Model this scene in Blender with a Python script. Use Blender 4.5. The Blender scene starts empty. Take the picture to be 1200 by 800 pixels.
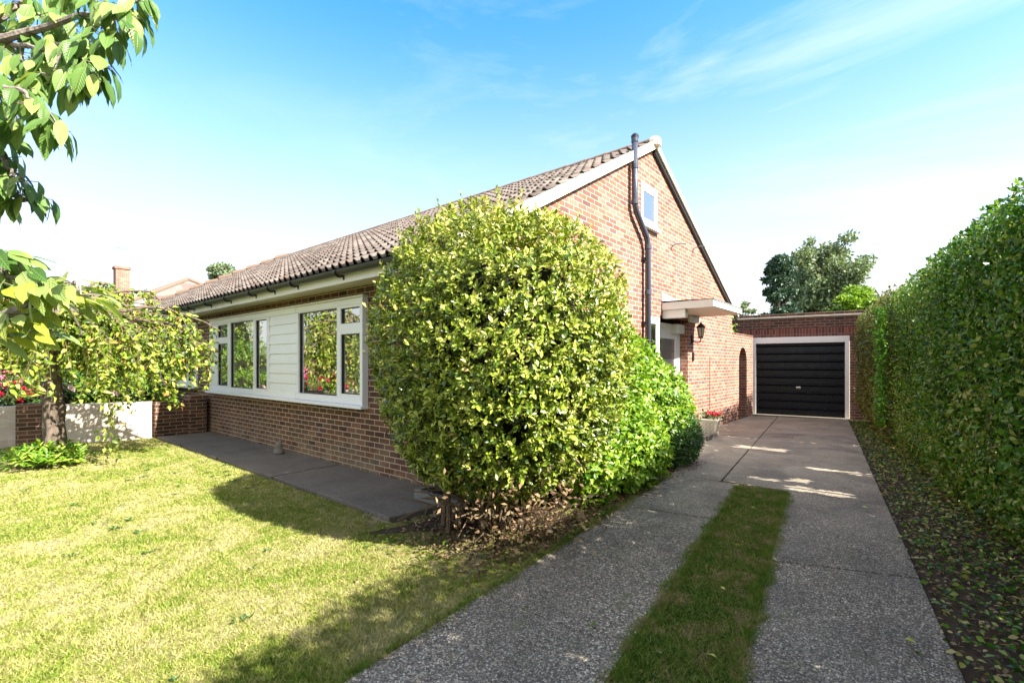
import bpy, math, random
import numpy as np
from mathutils import Vector, Matrix
rng = np.random.default_rng(7); random.seed(7)
R = math.radians
C = bpy.context.scene.collection

# ---------------------------------------------------------------- camera model
AL = R(40.05); CH = 1.5; FP = 559.0; HY = 426.0
Fv = np.array([-math.sin(AL), math.cos(AL), 0.0]); Rv = np.array([math.cos(AL), math.sin(AL), 0.0])
def ray(px, py):
    return Fv + Rv*((px-600)/FP) + np.array([0, 0, (HY-py)/FP])
def G(px, py, z=0.0):                      # point on the ground
    d = ray(px, py); t = (z-CH)/d[2]; return np.array([0, 0, CH]) + d*t
def At(px, py, dep):                       # point at a depth
    return np.array([0, 0, CH]) + ray(px, py)*dep
YF = 3.70; XG = -3.57
def FX(px): d = ray(px, 400); return d[0]*YF/d[1]
def GY(px): d = ray(px, 400); return d[1]*XG/d[0]

# ---------------------------------------------------------------- object helpers
def empty(name, loc, label, cat, group=None, rz=0):
    o = bpy.data.objects.new(name, None); C.objects.link(o)
    o.location = loc; o.rotation_euler = (0, 0, rz); o.empty_display_size = .2
    o['label'] = label; o['category'] = cat
    if group: o['group'] = group
    return o
def tag(o, label, cat, group=None):
    o['label'] = label; o['category'] = cat
    if group: o['group'] = group
    return o
def struct(o): o['kind'] = 'structure'; return o
def stuff(o, label, cat):
    o['kind'] = 'stuff'; o['label'] = label; o['category'] = cat; return o
def root_of(p):
    while p.parent: p = p.parent
    return p
def link(name, me, mat, parent=None, local=False):
    o = bpy.data.objects.new(name, me); C.objects.link(o)
    for m in (mat if isinstance(mat, (list, tuple)) else [mat]): me.materials.append(m)
    if parent is not None:
        o.parent = parent
        if not local and parent.type == 'EMPTY':
            o.matrix_parent_inverse = Matrix.Translation(-Vector(parent.location))
    return o
def np_mesh(name, V, F, rnd=None, smooth=False, uv=None):
    V = np.asarray(V, dtype=np.float32); F = np.asarray(F, dtype=np.int32)
    me = bpy.data.meshes.new(name); n, k = F.shape
    me.vertices.add(len(V)); me.vertices.foreach_set('co', V.ravel())
    me.loops.add(n*k); me.loops.foreach_set('vertex_index', F.ravel())
    me.polygons.add(n); me.polygons.foreach_set('loop_start', np.arange(0, n*k, k, dtype=np.int32))
    me.polygons.foreach_set('loop_total', np.full(n, k, dtype=np.int32))
    if smooth: me.polygons.foreach_set('use_smooth', np.ones(n, dtype=bool))
    if uv is not None:
        l = me.uv_layers.new(name='UVMap'); l.data.foreach_set('uv', np.asarray(uv, dtype=np.float32)[F.ravel()].ravel())
    me.update(calc_edges=True)
    if rnd is not None:
        a = me.attributes.new('rnd', 'FLOAT', 'POINT'); a.data.foreach_set('value', np.asarray(rnd, dtype=np.float32))
    return me
class MB:
    def __init__(s): s.v = []; s.f = []; s.m = []
    def quad(s, *p, m=0):
        i = len(s.v); s.v += [tuple(map(float, q)) for q in p]; s.f.append(tuple(range(i, i+len(p)))); s.m.append(m); return s
    def box(s, x0, x1, y0, y1, z0, z1, m=0):
        if x0 > x1: x0, x1 = x1, x0
        if y0 > y1: y0, y1 = y1, y0
        i = len(s.v)
        s.v += [(x0,y0,z0),(x1,y0,z0),(x1,y1,z0),(x0,y1,z0),(x0,y0,z1),(x1,y0,z1),(x1,y1,z1),(x0,y1,z1)]
        for q in ((0,3,2,1),(4,5,6,7),(0,1,5,4),(1,2,6,5),(2,3,7,6),(3,0,4,7)):
            s.f.append(tuple(i+a for a in q)); s.m.append(m)
        return s
    def prism(s, poly, z0, z1, m=0):       # poly ccw in xy
        n = len(poly); i = len(s.v)
        s.v += [(p[0], p[1], z0) for p in poly] + [(p[0], p[1], z1) for p in poly]
        s.f.append(tuple(i+a for a in reversed(range(n)))); s.m.append(m)
        s.f.append(tuple(i+n+a for a in range(n))); s.m.append(m)
        for a in range(n):
            b = (a+1) % n; s.f.append((i+a, i+b, i+n+b, i+n+a)); s.m.append(m)
        return s
    def tube(s, pts, r, n=8, m=0, cap=True):
        pts = [Vector(p) for p in pts]; rr = r if isinstance(r, (list, tuple)) else [r]*len(pts)
        i0 = len(s.v); up = Vector((.13, .31, .94)).normalized()
        for k, p in enumerate(pts):
            t = (pts[min(k+1, len(pts)-1)] - pts[max(k-1, 0)]).normalized()
            a = t.cross(up)
            if a.length < 1e-3: a = t.cross(Vector((1, 0, 0)))
            a.normalize(); b = t.cross(a)
            for j in range(n):
                th = 2*math.pi*j/n; q = p + (a*math.cos(th)+b*math.sin(th))*rr[k]; s.v.append(tuple(q))
        for k in range(len(pts)-1):
            for j in range(n):
                a = i0+k*n+j; b = i0+k*n+(j+1) % n; s.f.append((a, b, b+n, a+n)); s.m.append(m)
        if cap:
            s.f.append(tuple(i0+j for j in reversed(range(n)))); s.m.append(m)
            e = i0+(len(pts)-1)*n; s.f.append(tuple(e+j for j in range(n))); s.m.append(m)
        return s
    def lathe(s, c, prof, n=20, m=0):
        i0 = len(s.v)
        for r, z in prof:
            for j in range(n):
                th = 2*math.pi*j/n; s.v.append((c[0]+r*math.cos(th), c[1]+r*math.sin(th), c[2]+z))
        for k in range(len(prof)-1):
            for j in range(n):
                a = i0+k*n+j; b = i0+k*n+(j+1) % n; s.f.append((a, b, b+n, a+n)); s.m.append(m)
        return s
    def build(s, name, mat, parent=None, local=False, bevel=0, smooth=False):
        me = bpy.data.meshes.new(name); me.from_pydata(s.v, [], s.f); me.update()
        uv = me.uv_layers.new(name='UVMap').data
        for p in me.polygons:              # metre-scaled box projection
            n = p.normal
            for li in p.loop_indices:
                co = me.vertices[me.loops[li].vertex_index].co
                if abs(n.z) > .75: u = (co.x, co.y)
                elif abs(n.x) > abs(n.y): u = (co.y+.06, co.z)
                else: u = (co.x, co.z)
                uv[li].uv = u
            p.material_index = s.m[p.index]; p.use_smooth = smooth
        o = link(name, me, mat, parent, local)
        if bevel:
            b = o.modifiers.new('b', 'BEVEL'); b.width = bevel; b.segments = 2; b.limit_method = 'ANGLE'; b.angle_limit = R(50)
        return o

# ---------------------------------------------------------------- materials
class N:
    def __init__(s, name):
        s.m = bpy.data.materials.new(name); s.m.use_nodes = True; s.t = s.m.node_tree
        s.t.nodes.clear(); s.out = s.t.nodes.new('ShaderNodeOutputMaterial')
    def n(s, typ, **k):
        o = s.t.nodes.new('ShaderNode'+typ)
        for a, b in k.items():
            if a.startswith('i_'):
                key = a[2:]; key = int(key) if key.isdigit() else key.replace('_', ' ')
                o.inputs[key].default_value = b
            else: setattr(o, a, b)
        return o
    def l(s, a, b): s.t.links.new(a, b)
    def math(s, op, a, b=None, c=None):
        o = s.n('Math', operation=op)
        for i, x in enumerate((a, b, c)):
            if x is None: continue
            if isinstance(x, (int, float)): o.inputs[i].default_value = x
            else: s.l(x, o.inputs[i])
        return o.outputs[0]
    def mix(s, f, a, b, mode='MIX'):
        o = s.n('Mix', data_type='RGBA', blend_type=mode)
        for i, x in ((0, f), (6, a), (7, b)):
            if isinstance(x, (int, float)): o.inputs[i].default_value = x
            elif isinstance(x, tuple): o.inputs[i].default_value = (*x[:3], 1)
            else: s.l(x, o.inputs[i])
        return o.outputs[2]
    def ramp(s, f, stops, interp='LINEAR'):
        o = s.n('ValToRGB'); e = o.color_ramp.elements; o.color_ramp.interpolation = interp
        while len(e) < len(stops): e.new(.5)
        for q, (p, c) in zip(e, stops):
            q.position = p; q.color = (*c, 1) if isinstance(c, tuple) else (c, c, c, 1)
        s.l(f, o.inputs[0]); return o.outputs[0]
    def noise(s, scale, detail=4, rough=.55, vec=None, dist=0):
        o = s.n('TexNoise'); o.inputs['Scale'].default_value = scale; o.inputs['Detail'].default_value = detail
        o.inputs['Roughness'].default_value = rough; o.inputs['Distortion'].default_value = dist
        if vec is not None: s.l(vec, o.inputs['Vector'])
        return o.outputs['Fac']
    def pos(s): return s.n('NewGeometry').outputs['Position']
    def bump(s, h, strength=.3, dist=.01, nrm=None):
        o = s.n('Bump'); o.inputs['Strength'].default_value = strength; o.inputs['Distance'].default_value = dist
        s.l(h, o.inputs['Height'])
        if nrm is not None: s.l(nrm, o.inputs['Normal'])
        return o.outputs[0]
    def bsdf(s, col, rough=.7, nrm=None, spec=.4, metal=0, coat=0):
        o = s.n('BsdfPrincipled')
        if isinstance(col, tuple): o.inputs['Base Color'].default_value = (*col, 1)
        else: s.l(col, o.inputs['Base Color'])
        if isinstance(rough, (int, float)): o.inputs['Roughness'].default_value = rough
        else: s.l(rough, o.inputs['Roughness'])
        o.inputs['Specular IOR Level'].default_value = spec; o.inputs['Metallic'].default_value = metal
        o.inputs['Coat Weight'].default_value = coat
        if nrm is not None: s.l(nrm, o.inputs['Normal'])
        return o.outputs[0]
    def done(s, sh): s.l(sh, s.out.inputs[0]); return s.m

def m_plain(name, col, rough=.5, var=.15, sc=6, bump=.1, spec=.4, metal=0):
    k = N(name); p = k.pos(); f = k.noise(sc, 5, .6, p); g = k.noise(sc*14, 3, .6, p)
    c = k.mix(f, tuple(x*(1-var) for x in col), tuple(min(1, x*(1+var)) for x in col))
    return k.done(k.bsdf(c, rough, k.bump(g, bump, .004), spec, metal))

def m_brick(name, cols, mortar, ww=.225, hh=.075, solid=False, grime=.5, rough=.85, soldier=False, mz=.011):
    k = N(name); uvn = k.n('UVMap'); sep = k.n('SeparateXYZ'); k.l(uvn.outputs[0], sep.inputs[0])
    u, v = sep.outputs[0], sep.outputs[1]
    wob = k.noise(9, 2, .5, uvn.outputs[0]); wob = k.math('MULTIPLY', k.math('SUBTRACT', wob, .5), .008)
    v = k.math('ADD', v, wob)
    row = k.math('FLOOR', k.math('DIVIDE', v, hh))
    odd = k.math('MULTIPLY', k.math('MODULO', k.math('ABSOLUTE', row), 2), .5)
    if soldier: odd = 0.0
    uu = k.math('ADD', k.math('DIVIDE', u, ww), odd); col = k.math('FLOOR', uu)
    fu = k.math('MULTIPLY', k.math('FRACT', uu), ww); fv = k.math('MULTIPLY', k.math('FRACT', k.math('DIVIDE', v, hh)), hh)
    eu = k.math('MINIMUM', fu, k.math('SUBTRACT', ww, fu)); ev = k.math('MINIMUM', fv, k.math('SUBTRACT', hh, fv))
    e = k.math('MINIMUM', eu, ev)
    rag = k.math('MULTIPLY', k.math('SUBTRACT', k.noise(60, 3, .6, uvn.outputs[0]), .5), .006)
    mask = k.n('MapRange', interpolation_type='SMOOTHSTEP'); k.l(k.math('ADD', e, rag), mask.inputs[0])
    mask.inputs[1].default_value = mz*.5-.0015; mask.inputs[2].default_value = mz*.5+.002
    cmb = k.n('CombineXYZ'); k.l(col, cmb.inputs[0]); k.l(row, cmb.inputs[1])
    wn = k.n('TexWhiteNoise', noise_dimensions='2D'); k.l(cmb.outputs[0], wn.inputs['Vector'])
    bc = k.ramp(wn.outputs['Value'], [(i/(len(cols)-1), c) for i, c in enumerate(cols)])
    fine = k.noise(45, 5, .7, uvn.outputs[0]); bc = k.mix(.5, bc, k.ramp(fine, [(.3, .45), (.75, 1.0)]), 'MULTIPLY')
    bc = k.mix(.28, bc, tuple(min(1, 2.2*x) for x in cols[0])) if solid else bc
    big = k.noise(.9, 4, .6, uvn.outputs[0])
    lowz = k.n('MapRange'); k.l(v, lowz.inputs[0]); lowz.inputs[1].default_value = .55; lowz.inputs[2].default_value = .05
    salt = k.math('MULTIPLY', lowz.outputs[0], k.ramp(k.noise(2.4, 5, .65, uvn.outputs[0]), [(.40, 0.0), (.58, .55)])) if 'multi' in name else 0.0
    mc = k.mix(k.noise(5, 4, .6, uvn.outputs[0]), tuple(x*.72 for x in mortar), mortar)
    bc = k.mix(salt, bc, (.36,.28,.17)) if 'multi' in name else bc
    c = k.mix(mask.outputs[0], mc, bc)
    sm = k.n('Mapping'); sm.inputs['Scale'].default_value = (2.2, .22, 1); k.l(uvn.outputs[0], sm.inputs[0]); c = k.mix(.35, c, k.ramp(k.noise(1.6, 5, .65, sm.outputs[0]), [(.38, .6), (.55, 1.0)]), 'MULTIPLY')
    c = k.mix(grime, c, k.ramp(big, [(.3, .62), (.65, 1.0)]), 'MULTIPLY')
    h = k.math('ADD', k.math('MULTIPLY', mask.outputs[0], 1.0), k.math('MULTIPLY', fine, .25))
    return k.done(k.bsdf(c, rough, k.bump(h, .7, .006), .25))

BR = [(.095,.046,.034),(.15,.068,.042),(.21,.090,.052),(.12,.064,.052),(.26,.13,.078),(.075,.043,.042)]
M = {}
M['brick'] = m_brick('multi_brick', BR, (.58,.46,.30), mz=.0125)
M['brick_gable'] = m_brick('sunlit_brick', [(.25,.092,.062),(.33,.125,.080),(.39,.165,.105),(.19,.095,.085),(.46,.22,.15),(.31,.105,.068)], (.58,.50,.40), grime=.45)  # same brick as the front wall, sunlight put into its lighter, redder colours
M['brick_garage'] = m_brick('garage_brick', [(.075,.038,.030),(.12,.052,.036),(.17,.068,.045),(.10,.05,.045),(.20,.09,.06)], (.30,.25,.19))
M['soldier'] = m_brick('soldier_brick', [(.13,.045,.035),(.23,.06,.045),(.30,.10,.07),(.12,.05,.045),(.2,.07,.05)], (.28,.22,.17), ww=.075, hh=.26, soldier=True)
M['brick_pale'] = m_brick('painted_wall_brick', [(.76,.64,.52),(.82,.72,.61),(.72,.58,.46),(.84,.76,.66)], (.80,.72,.62), ww=.225, hh=.075, grime=.55, mz=.008)
M['brick_end'] = m_brick('pier_brick', BR, (.50,.41,.28))
M['white'] = m_plain('white_upvc', (.80,.81,.82), .32, .03, 3, .02, .5)
M['white_old'] = m_plain('painted_timber_white', (.78,.77,.73), .5, .08, 5, .12)
M['cream'] = m_plain('cream_verge', (.74,.68,.54), .6, .12, 7, .2)
M['black'] = m_plain('black_plastic', (.018,.018,.020), .35, .2, 8, .05, .5)
M['blackmetal'] = m_plain('black_metal', (.012,.012,.013), .4, .2, 10, .05, .5)
M['greypipe'] = m_plain('grey_pipe', (.060,.066,.090), .26, .06, 6, .03, .5)
M['steel'] = m_plain('satin_metal', (.7,.68,.62), .3, .08, 9, .03, .5, 1)
M['soffit'] = m_plain('soffit_board', (.62,.58,.50), .6, .1, 4, .1)
M['porch_ceiling'] = m_plain('porch_ceiling', (.66,.50,.38), .6, .06, 4, .05)
M['felt'] = m_plain('roof_felt', (.16,.16,.155), .9, .3, 9, .5)
M['curtain'] = m_plain('sheer_curtain', (.62,.64,.60), .9, .05, 4, .1)
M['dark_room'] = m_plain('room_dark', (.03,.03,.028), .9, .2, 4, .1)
M['stone'] = m_plain('stone', (.20,.185,.155), .9, .3, 25, .8)
M['lead'] = m_plain('white_flashing', (.8,.79,.75), .6, .1, 6, .2)
M['terracotta'] = m_plain('terracotta', (.45,.2,.11), .8, .2, 8, .2)
M['glazed_lamp'] = m_plain('frosted_lamp_glass', (.62,.58,.48), .2, .05, 5, .02, .6)

def m_glass():
    k = N('window_glass'); g = k.n('BsdfGlossy'); g.inputs['Roughness'].default_value = .004
    g.inputs['Color'].default_value = (1,1,1,1)
    wv = k.noise(1.1, 1, .3, k.pos()); k.l(k.bump(wv, .05, .02), g.inputs['Normal'])
    t = k.n('BsdfTransparent'); t.inputs[0].default_value = (.80,.84,.82,1)
    lw = k.n('LayerWeight'); lw.inputs['Blend'].default_value = .42
    f = k.n('MapRange'); k.l(lw.outputs['Fresnel'], f.inputs[0]); f.inputs[1].default_value = 0; f.inputs[2].default_value = .7
    f.inputs[3].default_value = .42; f.inputs[4].default_value = .95
    mx = k.n('MixShader'); k.l(f.outputs[0], mx.inputs[0]); k.l(t.outputs[0], mx.inputs[1]); k.l(g.outputs[0], mx.inputs[2])
    return k.done(mx.outputs[0])
M['glass'] = m_glass()

def m_doorblack():
    k = N('black_door_paint'); p = k.pos(); f = k.noise(4, 5, .6, p)
    c = k.mix(f, (.002,.003,.006), (.006,.008,.016))
    return k.done(k.bsdf(c, k.ramp(k.noise(7, 4, .6, p), [(.3, .22), (.7, .40)]), k.bump(k.noise(30, 3, .6, p), .06, .004), .35))
M['doorblack'] = m_doorblack()

def m_tiles():
    k = N('concrete_roof_tile'); p = k.pos(); uv = k.n('UVMap')
    sep = k.n('SeparateXYZ'); k.l(uv.outputs[0], sep.inputs[0])
    row = k.math('FLOOR', sep.outputs[1]); col = k.math('FLOOR', k.math('ADD', sep.outputs[0], k.math('MULTIPLY', k.math('MODULO', row, 2), .5)))
    cb = k.n('CombineXYZ'); k.l(col, cb.inputs[0]); k.l(row, cb.inputs[1])
    wn = k.n('TexWhiteNoise', noise_dimensions='2D'); k.l(cb.outputs[0], wn.inputs['Vector'])
    c = k.ramp(wn.outputs['Value'], [(0, (.13,.105,.09)), (.35, (.20,.165,.145)), (.7, (.27,.23,.20)), (1, (.18,.13,.11))])
    c = k.mix(.45, c, k.ramp(k.noise(22, 6, .7, p), [(.3, .5), (.7, 1.0)]), 'MULTIPLY')
    li = k.ramp(k.noise(34, 6, .75, p), [(.60, 0.0), (.68, 1.0)]); c = k.mix(k.math('MULTIPLY', li, .5), c, (.40,.38,.31))
    st = k.ramp(k.noise(1.1, 4, .6, p), [(.35, .7), (.7, 1.0)]); c = k.mix(.6, c, st, 'MULTIPLY')
    return k.done(k.bsdf(c, .9, k.bump(k.noise(90, 4, .7, p), .4, .004), .2))
M['tile'] = m_tiles()
M['ridge'] = m_plain('ridge_tile', (.19,.13,.095), .9, .35, 12, .5, .2)

def m_leaf(name, stops, trans=.3, rough=.42, veins=False, spec=.45, tcol=None):
    k = N(name); a = k.n('Attribute', attribute_name='rnd')
    c = k.ramp(a.outputs['Fac'], stops)
    p = k.pos(); c = k.mix(.35, c, k.ramp(k.noise(2.3, 3, .6, p), [(.3, .62), (.7, 1.0)]), 'MULTIPLY')
    nrm = None
    if veins:
        uv = k.n('UVMap'); sp = k.n('SeparateXYZ'); k.l(uv.outputs[0], sp.inputs[0])
        au = k.math('ABSOLUTE', sp.outputs[0])
        w = k.math('SINE', k.math('MULTIPLY', k.math('SUBTRACT', sp.outputs[1], k.math('MULTIPLY', au, .55)), 62.0))
        mid = k.math('SUBTRACT', 1.0, k.math('MINIMUM', k.math('MULTIPLY', au, 14), 1.0))
        nrm = k.bump(k.math('ADD', k.math('MULTIPLY', w, .5), k.math('MULTIPLY', mid, 1.5)), .4, .003)
        c = k.mix(k.math('MULTIPLY', k.math('MAXIMUM', mid, k.math('MAXIMUM', k.math('SUBTRACT', w, .75), 0)), .22), c, (.35,.42,.14))
    b = k.bsdf(c, rough, nrm, spec)
    t = k.n('BsdfTranslucent'); k.l(k.mix(1.0, c, tcol or (1.0,1.0,.45), 'MULTIPLY'), t.inputs[0])
    mx = k.n('MixShader'); mx.inputs[0].default_value = trans; k.l(b, mx.inputs[1]); k.l(t.outputs[0], mx.inputs[2])
    return k.done(mx.outputs[0])
M['lf_bush'] = m_leaf('glossy_bush_leaf', [(0,(.022,.05,.008)),(.28,(.085,.15,.014)),(.55,(.29,.37,.03)),(.88,(.64,.64,.17)),(1,(.45,.26,.09))], .18, .34, spec=.5)
M['lf_shrub'] = m_leaf('bright_shrub_leaf', [(0,(.06,.17,.01)),(.5,(.20,.36,.022)),(1,(.42,.55,.07))], .32, .4)
M['lf_dark'] = m_leaf('dark_shrub_leaf', [(0,(.015,.06,.012)),(.5,(.045,.13,.022)),(1,(.12,.22,.04))], .2, .4)
M['lf_hedge'] = m_leaf('hedge_leaf', [(0,(.018,.065,.01)),(.3,(.075,.20,.018)),(.6,(.18,.34,.035)),(.82,(.42,.43,.10)),(1,(.58,.44,.20))], .36, .38)
M['lf_hedge2'] = m_leaf('olive_hedge_leaf', [(0,(.06,.09,.02)),(.4,(.16,.19,.035)),(.8,(.27,.27,.06)),(1,(.42,.35,.12))], .36, .42)
M['lf_sunlit'] = m_leaf('sunlit_hedge_leaf', [(0,(.07,.22,.02)),(1,(.16,.36,.04))], .4, .4)  # hedge green brightened to stand for sun in the gap
M['lf_weep'] = m_leaf('weeping_leaf', [(0,(.04,.085,.008)),(.35,(.15,.24,.018)),(.7,(.36,.46,.05)),(.93,(.48,.50,.10)),(1,(.45,.20,.07))], .35, .42)
M['lf_cherry'] = m_leaf('cherry_leaf', [(0,(.07,.17,.03)),(.5,(.18,.32,.07)),(.8,(.36,.47,.14)),(1,(.46,.52,.05))], .42, .36, True)
M['core'] = m_plain('dark_core_mass', (.022,.022,.012), .95, .5, 20, .6, .05)  # near-black so that gaps in the foliage look shaded
M['lf_tree'] = m_leaf('distant_leaf', [(0,(.09,.15,.08)),(.5,(.20,.27,.14)),(1,(.36,.42,.24))], .25, .5)  # distance haze put into the paler leaf colours
M['lf_pine'] = m_leaf('pine_leaf', [(0,(.03,.07,.05)),(.6,(.06,.12,.075)),(1,(.12,.18,.10))], .15, .5)
M['lf_dry'] = m_leaf('dry_leaf', [(0,(.05,.028,.016)),(.4,(.13,.075,.04)),(.8,(.27,.17,.09)),(1,(.42,.32,.17))], .15, .6)
M['petal_red'] = m_leaf('red_petal', [(0,(.45,.01,.03)),(1,(.75,.04,.10))], .25, .5, tcol=(1,.5,.5))
M['petal_pink'] = m_leaf('pink_petal', [(0,(.70,.12,.28)),(1,(.85,.30,.42))], .25, .5, tcol=(1,.6,.7))
M['petal_pale'] = m_leaf('pale_petal', [(0,(.75,.50,.48)),(1,(.85,.68,.62))], .25, .5, tcol=(1,.8,.8))
def m_bark(name, a, b, sc=18):
    k = N(name); p = k.pos(); mp = k.n('Mapping'); mp.inputs['Scale'].default_value = (1, 1, .35); k.l(p, mp.inputs[0])
    f = k.noise(sc, 6, .7, mp.outputs[0], .6)
    return k.done(k.bsdf(k.ramp(f, [(.3, a), (.7, b)]), .9, k.bump(f, 1.0, .03), .15))
M['bark'] = m_bark('bark', (.022,.015,.012), (.24,.19,.15), 14)
M['bark_grey'] = m_bark('bark_grey', (.16,.12,.10), (.42,.37,.33), 30)
M['twig'] = m_bark('twig', (.10,.07,.04), (.26,.19,.12), 30)

def grass_col(k, p):
    f = k.noise(1.1, 5, .65, p, .4); g = k.noise(7.5, 4, .7, p)
    g2 = k.noise(26, 3, .7, p)
    s = k.math('ADD', k.math('ADD', k.math('MULTIPLY', f, .52), k.math('MULTIPLY', g, .32)), k.math('MULTIPLY', g2, .16))
    return k.ramp(s, [(.37, (.09,.165,.015)), (.445, (.20,.26,.035)), (.50, (.36,.335,.11)), (.57, (.56,.47,.27))])
def m_lawn(name, dry=True):
    k = N(name); p = k.pos()
    c = grass_col(k, p) if dry else k.ramp(k.noise(4.5, 6, .75, p, .8), [(.36, (.04,.10,.010)), (.47, (.09,.13,.018)), (.55, (.19,.16,.06)), (.63, (.28,.20,.11))])
    c = k.mix(.75, c, k.ramp(k.noise(120, 4, .8, p), [(.3, .35), (.65, 1.0)]), 'MULTIPLY')
    return k.done(k.bsdf(c, .95, k.bump(k.noise(150, 4, .8, p), 1.0, .02), .1))
def m_blade(name, dry=True):
    k = N(name); p = k.pos(); a = k.n('Attribute', attribute_name='rnd')
    c = grass_col(k, p) if dry else k.ramp(k.noise(4.5, 6, .75, p, .8), [(.36, (.05,.14,.012)), (.47, (.115,.19,.022)), (.55, (.24,.22,.07)), (.63, (.36,.28,.15))])
    c = k.mix(.55 if dry else .28, c, k.ramp(a.outputs['Fac'], [(0, (.08,.16,.01)), (.45, (.20,.30,.025)), (.7, (.38,.37,.09)), (1, (.60,.50,.26))]))
    b = k.bsdf(c, .6, None, .2); t = k.n('BsdfTranslucent'); k.l(c, t.inputs[0])
    mx = k.n('MixShader'); mx.inputs[0].default_value = .3; k.l(b, mx.inputs[1]); k.l(t.outputs[0], mx.inputs[2])
    return k.done(mx.outputs[0])
M['lawn'] = m_lawn('lawn_turf'); M['blade'] = m_blade('grass_blade')
M['lawn2'] = m_lawn('strip_turf', False); M['blade2'] = m_blade('strip_blade', False)

def m_aggregate():
    k = N('exposed_aggregate_concrete'); p = k.pos()
    v = k.n('TexVoronoi', feature='F1'); v.inputs['Scale'].default_value = 66; v.inputs['Randomness'].default_value = 1; k.l(p, v.inputs['Vector'])
    v2 = k.n('TexVoronoi', feature='F1'); v2.inputs['Scale'].default_value = 150; k.l(p, v2.inputs['Vector'])
    sp = k.n('SeparateColor'); k.l(v.outputs['Color'], sp.inputs[0])
    peb = k.ramp(sp.outputs[0], [(0, (.05,.043,.036)), (.30, (.16,.132,.098)), (.55, (.30,.25,.185)), (.78, (.45,.38,.275)), (.90, (.72,.66,.56)), (1, (.34,.19,.09))])
    sp2 = k.n('SeparateColor'); k.l(v2.outputs['Color'], sp2.inputs[0])
    peb2 = k.ramp(sp2.outputs[1], [(0, (.05,.043,.036)), (.55, (.16,.135,.105)), (.85, (.30,.26,.20)), (1, (.66,.6,.5))])
    big = k.ramp(k.noise(1.6, 4, .6, p), [(.35, 0.0), (.65, 1.0)])
    far = k.n('SeparateXYZ'); k.l(p, far.inputs[0])
    m1 = k.ramp(v.outputs['Distance'], [(.36, 1.0), (.52, 0.0)])
    wear = k.ramp(k.noise(1.0, 5, .65, p), [(.40, .25), (.56, 1.0)])
    c = k.mix(k.math('MULTIPLY', m1, wear), k.mix(.15, peb2, (.16,.135,.105)), peb)
    smooth = k.n('MapRange'); k.l(far.outputs[1], smooth.inputs[0]); smooth.inputs[1].default_value = 4.8; smooth.inputs[2].default_value = 8
    c = k.mix(k.math('MULTIPLY', smooth.outputs[0], .52), c, k.mix(k.noise(60, 4, .7, p), (.24,.19,.14), (.66,.56,.42)))
    c = k.mix(.55, c, k.ramp(k.noise(1.3, 6, .65, p), [(.36, .42), (.60, 1.0)]), 'MULTIPLY')
    moss = k.ramp(k.noise(3.1, 6, .7, p), [(.58, 0.0), (.70, .7)]); c = k.mix(moss, c, (.10,.105,.045))
    st = k.ramp(k.noise(.55, 3, .5, p, 1.5), [(.56, 0.0), (.66, .45)]); c = k.mix(st, c, (.07,.06,.05))
    vc = k.n('TexVoronoi', feature='DISTANCE_TO_EDGE'); vc.inputs['Scale'].default_value = .42; wq = k.n('VectorMath', operation='ADD'); k.l(p, wq.inputs[0])
    nc_ = k.n('TexNoise'); nc_.inputs['Scale'].default_value = 3; nc_.inputs['Detail'].default_value = 6; k.l(p, nc_.inputs['Vector']); scn = k.n('VectorMath', operation='SCALE'); k.l(nc_.outputs['Color'], scn.inputs[0]); scn.inputs['Scale'].default_value = .5
    k.l(scn.outputs[0], wq.inputs[1]); k.l(wq.outputs[0], vc.inputs['Vector'])
    crk = k.ramp(vc.outputs['Distance'], [(.0015, 1.0), (.005, 0.0)]); c = k.mix(k.math('MULTIPLY', crk, .3), c, (.02,.018,.014))
    h = k.math('SUBTRACT', 1.0, v.outputs['Distance'])
    return k.done(k.bsdf(c, .75, k.bump(k.math('MULTIPLY', h, wear), .9, .008), .35))
M['agg'] = m_aggregate()
def m_conc(name, a, b, sc=30):
    k = N(name); p = k.pos(); f = k.noise(sc, 6, .75, p); g = k.noise(1.7, 5, .6, p)
    c = k.mix(f, a, b); c = k.mix(.6, c, k.ramp(g, [(.3, .5), (.65, 1.0)]), 'MULTIPLY')
    return k.done(k.bsdf(c, .9, k.bump(f, .6, .006), .2))
M['path'] = m_conc('path_concrete', (.055,.046,.037), (.30,.265,.22))
M['trough'] = m_conc('trough_concrete', (.16,.15,.14), (.30,.28,.25), 60)
M['soil'] = m_conc('soil', (.035,.025,.018), (.10,.07,.045), 40)
M['ground'] = m_conc('rough_ground', (.07,.10,.035), (.15,.17,.06), 12)
M['coping'] = m_conc('coping', (.42,.38,.30), (.58,.53,.44), 30)
M['urn'] = m_conc('reconstituted_stone', (.50,.44,.34), (.68,.62,.50), 30)

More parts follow.
